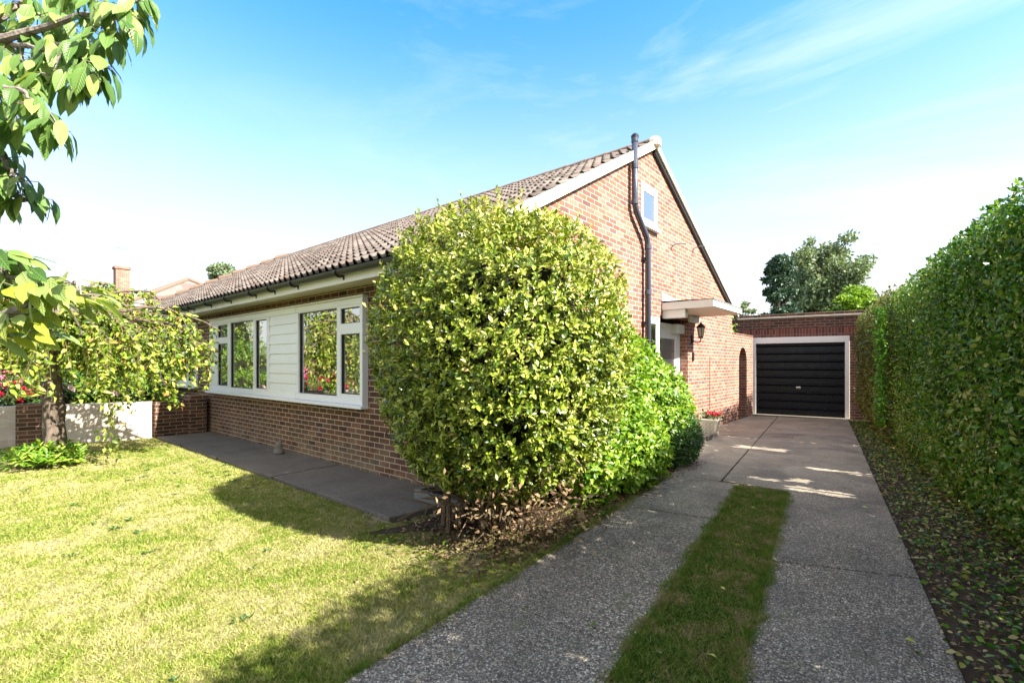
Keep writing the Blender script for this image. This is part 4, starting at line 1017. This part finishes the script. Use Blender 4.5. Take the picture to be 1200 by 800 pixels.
for i in range(38):
    a = 2*math.pi*i/38+random.uniform(-.15,.15); reach = random.uniform(.7, 2.0); peak = random.uniform(.45, 1.2)
    toR = math.cos(a-AL)                       # +1: to the right in the picture
    if toR > 0: peak *= 1-.60*toR; reach *= 1.08
    s = top+Vector((0,0,random.uniform(-.25,.25))); ctrl = []
    e_ = Vector((top.x+reach*math.cos(a), top.y+reach*math.sin(a), top.z+peak*.55-(.35*max(0,toR)*reach/2)))
    pts = []
    for q in range(9):
        t = q/8; p = s.lerp(e_, t); p.z = s.z+peak*math.sin(math.pi*min(t*(.62+.25*max(0,toR)),1))*1.0-.30*max(0,toR)*t*t+random.uniform(-.05,.05); pts.append(p+Vector((random.uniform(-.04,.04),random.uniform(-.04,.04),0)))
    limb.tube(pts, [.035*(1-.8*q/8)+.004 for q in range(9)], 6)
    for q in range(11):                        # hanging strands
        t = random.uniform(.2, 1.0); p0 = along(pts, t); ln = random.uniform(.35, 1.0)*(.6+.75*t)
        ln = min(ln*1.25, p0.z-random.uniform(.98,1.5) if random.random() > .04 else p0.z-.3); 
        if ln < .15: ln = .25
        dx = Vector((math.cos(a), math.sin(a), 0))*random.uniform(.05,.4)+Vector((random.uniform(-.15,.15),random.uniform(-.15,.15),0))
        w1, w2 = random.uniform(-.09,.09), random.uniform(-.09,.09)
        sp = [p0+dx*math.sin(u*1.4)+Vector((w1*math.sin(u*5),w2*math.sin(u*6+1)-w2*.84,.06*math.sin(u*3)-ln*u**1.3)) for u in np.linspace(0,1,6)]
        strands.tube(sp, [.007,.006,.005,.004,.003,.002], 4, cap=False)
        nl = int(ln*44)
        for u in np.linspace(.03, 1, nl):
            p = along(sp, u); LP.append(tuple(p)); LD.append((random.uniform(-.9,.9), random.uniform(-.9,.9), random.uniform(-1.1,.15)))
    for q in range(26):
        p = along(pts, random.uniform(.25,1)); LP.append((p.x,p.y,p.z)); LD.append((random.uniform(-1,1), random.uniform(-1,1), random.uniform(-.3,.6)))
for (x, ya_, yb_, dd_, dens_) in ((204,400,476,7.6,150),(196,410,470,7.5,110),(130,460,538,6.9,60),(127,450,525,6.95,50),(228,395,428,7.7,70),(214,405,440,7.7,80),(150,440,480,7.2,50)):
    a_ = Vector(At(x-14, ya_-22, dd_)); e_ = Vector(At(x, yb_, dd_)); m_ = Vector(At(x-3, ya_, dd_)); sp = [a_, m_, m_.lerp(e_, .35)+Vector((.02,.02,0)), m_.lerp(e_, .7)-Vector((.02,0,0)), e_]
    q0 = top+Vector((0,0,.1)); strands.tube([q0, q0.lerp(a_, .5)+Vector((0,0,.22)), a_], [.012,.009,.006], 5); strands.tube(sp, [.006,.005,.004,.003,.002], 4, cap=False)
    for u in np.linspace(.05, 1, dens_):
        p = along(sp, u)+Vector((random.gauss(0,.045), random.gauss(0,.045), 0)); LP.append(tuple(p)); LD.append((random.uniform(-.8,.8), random.uniform(-.8,.8), -random.uniform(.2,1.0)))
limb.build('limbs', M['bark'], wtree); strands.build('strands', M['twig'], wtree)
LP = np.array(LP)+rng.normal(0,.018,(len(LP),3)); LD = np.array(LD); n = len(LP)
leaf_obj('foliage', M['lf_weep'], wtree, LP, LD, rdir(n)+[.3,-.1,.7], rng.uniform(.055,.11,n), rng.uniform(.032,.052,n), droop=.25, fold=.3)
# plants round the trunk
pl = empty('ground_plant', (wt[0], wt[1]-.05, 0), 'clump of lime green leafy plants at the foot of the weeping tree', 'plant')
n = 150; a = rng.uniform(0,6.28,n); rr = rng.uniform(.08,.48,n); base = np.c_[wt[0]+rr*np.cos(a)*1.0, wt[1]-.08+rr*np.sin(a)*.9, rng.uniform(.02,.20,n)*(1.2-rr*1.4)+.02]
SP, SD, SN, SL = sprigs(base, unit(np.c_[np.cos(a)*.5, np.sin(a)*.5, np.ones(n)]), 7, .12, .9, .13)
leaf_obj('foliage', M['lf_shrub'], pl, SP, SD, SN, SL, SL*.36, droop=.3)

# ================================================================ FOREGROUND CHERRY (branches reach in from the left)
ch = At(-430, 560, 1.9); 
cherry = empty('cherry_tree', (ch[0], ch[1], 0), 'overhanging cherry branches with big drooping serrated leaves at the top left', 'tree')
b = MB(); tbase = Vector((ch[0], ch[1], 0)); fork = Vector(At(-430, 250, 1.95)); 
b.tube([tbase, tbase+Vector((0.02,0,.6)), fork, fork+Vector((-.1,.1,1.2))], [.13,.11,.09,.04], 12); b.build('trunk', M['bark_grey'], cherry)
mains = [[(-430,250,1.95),(-200,90,1.95),(-60,50,1.9),(0,46,1.85),(48,34,1.85),(95,17,1.8),(139,17,1.78)],
         [(-200,90,1.95),(-60,60,2.0),(0,52,1.9),(40,55,1.82),(84,66,1.75)],
         [(-60,50,1.9),(0,22,2.05),(30,2,2.1),(60,-40,2.1),(120,-40,2.0)],
         [(-200,90,1.95),(-80,92,1.8),(0,98,1.7),(25,108,1.68),(42,122,1.66)],
         [(-430,250,1.95),(-150,190,1.9),(-40,160,1.85),(5,185,1.8),(15,205,1.78)],
         [(-430,290,1.9),(-150,330,1.75),(0,372,1.55),(50,350,1.5),(92,340,1.48)],
         [(-150,330,1.75),(-60,300,1.6),(0,322,1.55),(30,325,1.5)],
         [(-40,160,1.85),(-10,222,1.85),(20,232,1.85),(40,236,1.85)]]
b = MB(); mp = []
for mi, pth in enumerate(mains):
    pts = [Vector(At(*p)) for p in pth]; fine = [along(pts, t)+Vector((random.uniform(-.006,.006),)*3) for t in np.linspace(0,1,18)]
    r0 = .020 if mi in (0,5) else .013; b.tube(fine, [r0*(1-t)**.8+.0045 for t in np.linspace(0,1,18)], 7); mp += fine
nodes = [(152,20,1.76,8),(160,2,1.78,8),(146,34,1.74,6),(118,30,1.76,9),(112,92,1.7,7),(118,75,1.72,7),(104,84,1.7,8),(96,48,1.74,8),(128,48,1.74,6),(62,88,1.75,8),(88,95,1.72,6),(40,98,1.75,7),(70,150,1.66,4),(14,212,1.8,6),(30,212,1.8,5),(139,10,1.78,9),(150,-8,1.8,9),(120,8,1.8,8),(84,66,1.75,12),(100,62,1.74,9),(92,78,1.72,8),(64,50,1.8,9),(60,66,1.8,8),(40,45,1.9,8),(44,75,1.8,9),(25,70,1.85,8),
         (18,60,1.9,8),(8,78,1.9,8),(6,95,1.75,8),(22,108,1.68,8),(40,122,1.66,9),(50,135,1.68,7),(62,142,1.7,5),(30,138,1.7,8),(12,140,1.75,7),(4,128,1.75,7),(2,165,1.8,7),(8,185,1.8,7),
         (28,5,2.05,9),(55,-5,2.1,9),(80,-8,2.0,9),(100,-12,1.95,9),(130,-20,1.9,9),(70,22,1.9,8),(10,12,2.1,10),(45,18,2.0,9),(0,35,2.1,9),(86,30,1.95,7),(110,25,1.85,7),
         (4,210,1.8,7),(0,235,1.85,7),(22,228,1.85,6),(38,232,1.85,6),(-2,195,1.8,7),
         (20,300,1.5,6),(2,300,1.5,7),(40,322,1.5,6),(60,335,1.48,7),(84,332,1.48,6),(72,342,1.5,6),(30,340,1.5,8),(8,345,1.55,9),(10,375,1.55,9),(35,368,1.5,8),(0,395,1.55,7),(-8,320,1.5,9),(95,345,1.48,4),(50,385,1.5,4)]
CL_P = []; CL_D = []; CL_N = []
for (x, y, d, k) in nodes:
    c = Vector(At(x, y, d)); q = min(mp, key=lambda w: (w-c).length)
    mid_ = q.lerp(c, .5)+Vector((0,0,.02)); b.tube([q, mid_, c], [.0045,.0035,.0025], 5)
    for j in range(k+2):
        a = random.uniform(0, 6.28); r_ = random.uniform(.015,.06); p = c+Vector((math.cos(a)*r_, math.sin(a)*r_, random.uniform(-.02,.02)))
        dd = Vector((math.cos(a)*random.uniform(.15,.8), math.sin(a)*random.uniform(.15,.8), -random.uniform(.45,1.1)))
        if y > 290: dd = Vector((math.cos(a)*.6, math.sin(a)*.6, -random.uniform(.1,.6)))+Vector(Rv)*.7
        b.tube([c, p], [.0018,.0014], 4, cap=False)
        CL_P.append(p); CL_D.append(dd); CL_N.append(Vector((math.cos(a)+.5, math.sin(a), .75))+Vector((random.uniform(-.3,.3),)*3))
b.build('branches', M['bark_grey'], cherry)
Pn = np.array(CL_P); Dn = unit(np.array(CL_D)); Nn = np.array(CL_N); n = len(Pn)
S = unit(np.cross(Dn, Nn)); U = unit(np.cross(S, Dn)); Lc = rng.uniform(.060,.118,n)[:, None]; Wc = Lc*rng.uniform(.34,.46,(n,1))
ts = np.array([0,.06,.16,.28,.40,.52,.64,.75,.85,.93,1.0]); ws_ = np.array([.0,.32,.66,.90,1.0,.98,.86,.66,.40,.16,.0])
cols_ = []; uvs = []
curl = rng.uniform(.05,.75,(n,1))
for t, w in zip(ts, ws_):
    for s in (-1, -.5, 0, .5, 1):
        p = Pn+Dn*Lc*t+S*Wc*.5*w*s+U*Wc*(.22*abs(s)*w-.12*(s*s)*w)-U*Lc*curl*t*t*.5+U*Wc*.03*np.sin(t*40+abs(s)*3)*abs(s); cols_.append(p)
        uvs.append(np.tile([s*w*.5*1.0, t], (n,1)))
V = np.stack(cols_, 1); k = V.shape[1]; UVc = np.stack(uvs, 1).reshape(-1,2); V = V.reshape(-1,3)
f = []
for i in range(len(ts)-1):
    for j in range(4): f.append((i*5+j, i*5+j+1, (i+1)*5+j+1, (i+1)*5+j))
F = (np.array(f)[None]+(np.arange(n)*k)[:, None, None]).reshape(-1,4)
me = np_mesh('foliage', V, F, np.repeat(np.where(Pn[:, 2] < 1.5+105/FP*1.55, .7+.3*rng.random(n), .85*rng.random(n)), k), smooth=True, uv=UVc); link('foliage', me, M['lf_cherry'], cherry)  # low leaves toned paler yellow, sun shining through put into their colour

# ================================================================ NEIGHBOUR'S GARDEN
def garden_shrub(name, c, r, mat, label, n=1200, L=.07, seed=1, core=True, group=None, wr=.5):
    e_ = empty(name, (c[0], c[1], 0), label, 'shrub', group)
    P, nn_, dp = blob_points(n, c, r, 2.1, seed, .14, .05, .35)
    SP, SD, SN, SL = sprigs(P, unit(nn_+[0,0,.5]+rng.normal(size=P.shape)*.5), 5, L, .95, L)
    leaf_obj('foliage', mat, e_, SP, SD, SN, SL, SL*wr, small=True)
    if core: core_mesh('dark_core', c, r, M['core'], e_, 2.1, seed, .68, .05)
    return e_
def flowers(parent, pts, mat, R_=.035, name='flowers'):
    for p in pts:
        P = np.repeat(np.array([p]), 16, 0); d = rdir(16); leaf_obj('bloom', mat, parent, P+d*R_*.2, d+[0,0,.4], rdir(16), R_*1.3, R_*1.2, small=True)
r1 = garden_shrub('rose_bush', (-13.6,1.3,.75), (.75,1.0,.62), M['lf_dark'], 'rose bush with red and pink blooms behind the low wall at far left', 1100, .06, 61)
fp = [At(px,py,9.15) for px,py in [(4,452),(8,438),(16,437),(3,440),(10,450),(24,446),(30,456),(22,470),(2,462),(36,462)]]
flowers(r1, fp[:6], M['petal_pink'], .06); flowers(r1, fp[6:]+[At(17,450,9.1), At(27,466,9.2), At(44,455,9.3)], M['petal_red'], .05, 'red_flowers')
r2 = garden_shrub('rose_bush', (-13.3,2.45,.78), (.7,.8,.52), M['lf_shrub'], 'leafy rose with pale pink blooms behind the wall under the weeping tree', 1000, .06, 63)
flowers(r2, [At(84,455,9.6), At(134,461,9.8), At(128,457,9.9), At(60,462,9.5)], M['petal_pale'], .055)
garden_shrub('garden_shrub', (-15.6,1.0,1.0), (1.1,1.6,1.1), M['lf_shrub'], 'mid green shrub behind the rose bush at the left edge', 1300, .08, 65)
garden_shrub('garden_shrub', (-14.6,3.0,.62), (1.0,.6,.55), M['lf_dark'], 'dark low shrub under the neighbouring window', 900, .06, 67)
garden_shrub('garden_shrub', (-18.5,1.6,1.3), (1.5,1.6,1.5), M['lf_dark'], 'large dark shrub deep in the neighbouring garden', 1300, .11, 69)
garden_shrub('garden_shrub', (-15.4,-2.75,.95), (.7,.7,.95), M['lf_weep'], 'rose bed shrub mirrored in the picture window', 900, .06, 70)
fl_ = garden_shrub('rose_bush', (-13.6,-.35,.60), (.4,.7,.45), M['lf_shrub'], 'rose bush with red blooms mirrored in the picture window', 700, .06, 71)
flowers(fl_, [(-13.3+rng.normal(0,.25),-.2+rng.normal(0,.45),(.75+rng.random()*.4)) for i in range(12)], M['petal_red'], .06)
# neighbour's outbuilding and shrubs mirrored in the windows (off frame)
nb = empty('brick_outbuilding', (-19,-4,0), 'flat roofed brick outbuilding with white fascia mirrored in the picture window', 'outbuilding')
b = MB(); b.box(-21.0,-17.3,-6.0,-1.0,-.05,1.85); b.build('wall', M['brick_garage'], nb)
b = MB(); b.box(-21.2,-17.1,-6.2,-.8,1.86,2.08); b.build('fascia', M['white_old'], nb); b = MB(); b.box(-21.2,-17.1,-6.2,-.8,2.082,2.12); b.build('roof', M['felt'], nb)
garden_shrub('tall_shrub', (-19.5,.75,2.0), (1.3,1.2,2.2), M['lf_weep'], 'tall yellow-green shrub off to the left, mirrored in the window', 1500, .11, 73)
garden_shrub('tall_shrub', (-15.6,-9.2,1.7), (1.6,1.8,1.9), M['lf_shrub'], 'broad green shrub off to the left, mirrored in the window', 1500, .14, 74)

def hip_house(name, label, x0, x1, y0, y1, ze, zr, loc):
    e_ = empty(name, loc, label, 'house'); run = (y1-y0)/2; ry = (y0+y1)/2
    b = MB(); b.box(x0+.3, x1-.3, y0+.3, y1-.3, -.05, ze); b.build('wall', M['brick'], e_)
    b = MB(); b.box(x0+.05, x1-.05, y0+.05, y1-.05, ze-.42, ze-.05); b.build('fascia', M['white_old'], e_)
    # tiled slopes, rolled profile on the front one
    L_ = math.hypot(run, zr-ze)
    V, F, UV = tile_slope(x1, x0, y0, ze, run/L_, (zr-ze)/L_, L_, xl=lambda s: x0+run*s/L_)
    hipx = lambda y: x1-(y-y0)
    V[:, 0] = np.minimum(V[:, 0], x1-(V[:, 1]-y0))
    link('roof', np_mesh('roof', V, F, uv=UV), M['tile'], e_)
    b = MB(); b.quad((x0,y0,ze-.02),(x1,y0,ze-.02),(x1-run,ry,zr-.02),(x0+run,ry,zr-.02)); b.quad((x1,y0,ze),(x1,y1,ze),(x1-run,ry,zr)); b.quad((x1,y1,ze),(x0,y1,ze),(x0+run,ry,zr),(x1-run,ry,zr)); b.quad((x0,y1,ze),(x0,y0,ze),(x0+run,ry,zr))
    b.build('roof_slope', M['tile'], e_)
    b = MB(); b.tube([(x1,y0,ze+.03),(x1-run,ry,zr+.05),(x0+run,ry,zr+.05)], .12, 8); b.tube([(x1,y1,ze+.03),(x1-run,ry,zr+.05)], .12, 8); b.build('ridge_tiles', M['ridge'], e_)
    return e_
nh = hip_house('hipped_house', 'house with brown hipped roof beyond the bungalow at the left', -48, -30.4, 6.0, 13.2, 4.6, 6.62, (-38,9,0))
ck = At(142.5, 330, 33)
b = MB(); b.box(ck[0]-.38, ck[0]+.38, ck[1]-.38, ck[1]+.38, 4.5, 8.0); b.box(ck[0]-.45, ck[0]+.45, ck[1]-.45, ck[1]+.45, 8.002, 8.15); chm = b.build('chimney', M['brick_gable'], nh)
b = MB(); b.tube([(ck[0]-.2,ck[1],8.1),(ck[0]-.2,ck[1],9.45)], .022, 5); b.tube([(ck[0]-.75,ck[1]-.2,9.62),(ck[0]+.6,ck[1]+.3,9.3)], .018, 5)
for t in np.linspace(0,1,6): b.tube([(ck[0]-.75+1.35*t-.08,ck[1]-.2+.5*t+.2,9.62-.32*t),(ck[0]-.75+1.35*t+.08,ck[1]-.2+.5*t-.2,9.62-.32*t)], .012, 4)
b.build('aerial', M['steel'], chm)
oh = hip_house('hipped_house', 'house across the road, off to the left, mirrored in the picture window', -34, -22, -22, -13.5, 3.0, 5.6, (-28,-18,0))
b = MB(); b.box(-27.6,-26.8,-18.6,-17.8,4.8,7.0); b.build('chimney', M['brick_gable'], oh)

# ================================================================ DISTANT TREES
def tree(name, label, px, topy, dep, wpx, mat, dens=1.0, L=.28, seed=1, crown_bottom=.25, kind='round', group='trees beyond the garage', clumps=46):
    base = At(px, 430, dep); H = CH+(HY-topy)/FP*dep; Rr = wpx/2/FP*dep; e_ = empty(name, (base[0], base[1], 0), label, 'tree', group)
    r = np.random.default_rng(seed); b = MB(); p0 = Vector((base[0], base[1], -.05)); ptop = Vector((base[0], base[1], H*.9))
    b.tube([p0, p0.lerp(ptop,.35)+Vector((.1,.05,0)), p0.lerp(ptop,.7), ptop], [H*.022, H*.016, H*.009, H*.003], 8)
    b.build('trunk', M['bark'], e_); lm = MB(); P = []
    zb = H*crown_bottom; zc = (zb+H)/2; rz = (H-zb)/2
    for i in range(clumps):
        if kind == 'cone':
            t = r.random()**.8; z = zb+(H-zb)*t; a = r.random()*6.28; rr = Rr*(1-t*.72)*(.45+.55*r.random()); c = np.array([base[0]+rr*math.cos(a), base[1]+rr*math.sin(a), z]); cr = Rr*.30*(1.1-.5*t)
        else:
            d = unit(r.normal(size=3)); q = r.uniform(.35,.95); c = np.array([base[0]+d[0]*Rr*q, base[1]+d[1]*Rr*q, zc+d[2]*rz*q]); cr = Rr*r.uniform(.16,.34)
        lm.tube([tuple(p0.lerp(ptop, min(.95, max(.1,(c[2]-rz*.25)/H)))), tuple(c)], [H*.006, H*.0015], 5)
        n = int(150*dens*(cr/Rr/.25)**2); d = rdir(n); P.append(c+d*np.array([1,1,.72 if kind != 'cone' else .4])*cr*(rng.random(n)**.35)[:, None])
    lm.build('limbs', M['bark'], e_); P = np.concatenate(P); n = len(P)
    leaf_obj('crown', mat, e_, P, rdir(n), rdir(n)+[.3,0,.8], L*rng.uniform(.6,1.3,n), L*.55, small=True)
    return e_
tree('pine_tree', 'dark blue-green pine rising behind the left half of the garage', 913, 298, 34, 58, M['lf_pine'], 1.5, .30, 81, .12, 'cone', clumps=80)
tree('broadleaf_tree', 'large pale grey-green tree behind the garage, tallest of the group', 972, 268, 42, 92, M['lf_tree'], 1.3, .36, 82, .18, clumps=80)
tree('broadleaf_tree', 'pale tree filling in behind the pine and the garage roof', 945, 308, 46, 60, M['lf_tree'], 1.2, .36, 84, .15, clumps=50)
tree('small_tree', 'bright yellow-green leafy tree over the right end of the garage', 1003, 329, 24, 62, M['lf_shrub'], 1.5, .20, 83, .30, clumps=50)
tree('distant_tree', 'bluish green tree showing over the far end of the bungalow roof', 261, 300, 46, 46, M['lf_tree'], 1.0, .36, 85, .35, group=None, clumps=46)
tree('small_tree', 'faint feathery tree between the porch canopy and the garage', 874, 344, 38, 24, M['lf_tree'], .6, .22, 86, .4, clumps=18)
cl = empty('climber', (-4.1,13.9,0), 'leafy climber growing up behind the garden wall beside the canopy', 'climber')
n = 900; P = rng.normal(size=(n,3))*[.15,.28,.28]+[-4.05,13.6,2.55]; leaf_obj('foliage', M['lf_shrub'], cl, P, rdir(n), rdir(n)+[1,0,1], .09, .06, small=True)
b = MB(); b.tube([(-4.1,13.6,0),(-4.05,13.6,1.2),(-4.0,13.65,2.6)], [.03,.025,.01], 6); b.build('stem', M['twig'], cl)
# low far greenery so that no bare horizon shows
for (px, dep, w, h, sd) in ((560,60,16,4,91),(1060,40,14,4,92),(60,70,16,4,93),(-60,48,14,4.5,94)):
    c = At(px, 430, dep); garden_shrub('far_shrubbery', (c[0],c[1],h*.45), (w*.5,w*.5,h*.55), M['lf_tree'], {91:'far shrubbery behind the bungalow',92:'far shrubbery behind the right hedge',93:'far shrubbery beyond the hipped house',94:'far shrubbery beyond the left edge'}[sd], 1500, .4, sd)

# ================================================================ CAMERA, LIGHT, SKY
cam = bpy.data.cameras.new('Camera'); co = bpy.data.objects.new('Camera', cam); C.objects.link(co)
co.location = (0, 0, CH); co.rotation_euler = (R(90), 0, AL); cam.sensor_width = 36; cam.lens = FP/1200*36
cam.shift_y = (HY-400)/1200.0; cam.clip_start = .05; cam.clip_end = 600; bpy.context.scene.camera = co
sun = bpy.data.lights.new('Sun', 'SUN'); sun.energy = 5.0; sun.angle = R(.53); sun.color = (1, .94, .84)
so = bpy.data.objects.new('Sun', sun); C.objects.link(so); so.rotation_euler = Vector(SUN).to_track_quat('Z', 'Y').to_euler(); so.location = (10, 3, 12)
w = bpy.data.worlds.new('World'); bpy.context.scene.world = w; w.use_nodes = True; nt = w.node_tree; nt.nodes.clear()
out = nt.nodes.new('ShaderNodeOutputWorld'); bg = nt.nodes.new('ShaderNodeBackground'); nt.links.new(bg.outputs[0], out.inputs[0])
sky = nt.nodes.new('ShaderNodeTexSky'); sky.sky_type = 'NISHITA'; sky.sun_disc = False
sky.sun_elevation = math.asin(SUN[2]); sky.sun_rotation = math.atan2(SUN[0], SUN[1]); sky.air_density = 1.0; sky.dust_density = 1.0; sky.ozone_density = 2.5
hs = nt.nodes.new('ShaderNodeHueSaturation'); hs.inputs['Saturation'].default_value = 1.34; nt.links.new(sky.outputs[0], hs.inputs['Color'])
tc = nt.nodes.new('ShaderNodeTexCoord')
# wispy cirrus, stretched along one direction
mp_ = nt.nodes.new('ShaderNodeMapping'); mp_.inputs['Rotation'].default_value = (R(25), R(-32), R(18)); mp_.inputs['Scale'].default_value = (.7, 2.2, 5.0); nt.links.new(tc.outputs['Generated'], mp_.inputs[0])
no = nt.nodes.new('ShaderNodeTexNoise'); no.inputs['Scale'].default_value = 1.5; no.inputs['Detail'].default_value = 9; no.inputs['Roughness'].default_value = .62; no.inputs['Distortion'].default_value = .5; nt.links.new(mp_.outputs[0], no.inputs['Vector'])
cr = nt.nodes.new('ShaderNodeValToRGB'); cr.color_ramp.elements[0].position = .47; cr.color_ramp.elements[1].position = .80; nt.links.new(no.outputs['Fac'], cr.inputs[0])
dt = nt.nodes.new('ShaderNodeVectorMath'); dt.operation = 'DOT_PRODUCT'; cd = unit(ray(1080, 130)); dt.inputs[1].default_value = tuple(cd); nrmz = nt.nodes.new('ShaderNodeVectorMath'); nrmz.operation = 'NORMALIZE'
nt.links.new(tc.outputs['Generated'], nrmz.inputs[0]); nt.links.new(nrmz.outputs[0], dt.inputs[0])
mr = nt.nodes.new('ShaderNodeMapRange'); mr.inputs[1].default_value = .55; mr.inputs[2].default_value = .96; mr.inputs[3].default_value = .10; mr.inputs[4].default_value = .50; nt.links.new(dt.outputs['Value'], mr.inputs[0])
mu = nt.nodes.new('ShaderNodeMath'); mu.operation = 'MULTIPLY'; nt.links.new(cr.outputs[0], mu.inputs[0]); nt.links.new(mr.outputs[0], mu.inputs[1])
sz = nt.nodes.new('ShaderNodeSeparateXYZ'); nt.links.new(nrmz.outputs[0], sz.inputs[0])
hz = nt.nodes.new('ShaderNodeMapRange'); hz.interpolation_type = 'SMOOTHSTEP'; hz.inputs[1].default_value = .62; hz.inputs[2].default_value = .04; hz.inputs[3].default_value = 0; hz.inputs[4].default_value = .95; nt.links.new(sz.outputs[2], hz.inputs[0])
hm = nt.nodes.new('ShaderNodeMix'); hm.data_type = 'RGBA'; nt.links.new(hz.outputs[0], hm.inputs[0]); nt.links.new(hs.outputs[0], hm.inputs[6]); hm.inputs[7].default_value = (2.2, 2.22, 2.24, 1)
mx = nt.nodes.new('ShaderNodeMix'); mx.data_type = 'RGBA'; nt.links.new(mu.outputs[0], mx.inputs[0]); nt.links.new(hm.outputs[2], mx.inputs[6]); mx.inputs[7].default_value = (2.6, 2.75, 2.9, 1)
d2 = nt.nodes.new('ShaderNodeVectorMath'); d2.operation = 'DOT_PRODUCT'; d2.inputs[1].default_value = tuple(unit(-Fv*.8+Rv*.1+np.array([0,0,1.0]))); nt.links.new(nrmz.outputs[0], d2.inputs[0])  # pale veil added overhead and behind the camera to neutralise blue shade
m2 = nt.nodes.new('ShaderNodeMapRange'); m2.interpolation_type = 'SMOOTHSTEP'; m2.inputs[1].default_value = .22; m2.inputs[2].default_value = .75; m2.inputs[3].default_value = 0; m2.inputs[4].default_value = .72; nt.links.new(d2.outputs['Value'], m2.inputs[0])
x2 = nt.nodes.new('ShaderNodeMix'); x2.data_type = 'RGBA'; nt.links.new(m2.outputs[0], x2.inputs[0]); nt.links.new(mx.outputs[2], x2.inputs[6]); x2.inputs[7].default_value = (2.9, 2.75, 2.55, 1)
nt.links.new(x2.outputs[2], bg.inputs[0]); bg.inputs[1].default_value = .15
sc = bpy.context.scene; sc.view_settings.view_transform = 'Standard'; sc.view_settings.look = 'None'; sc.view_settings.exposure = 1.82; sc.view_settings.gamma = 1
sc.cycles.max_bounces = 6; sc.cycles.diffuse_bounces = 3; sc.cycles.glossy_bounces = 3; sc.cycles.transparent_max_bounces = 8
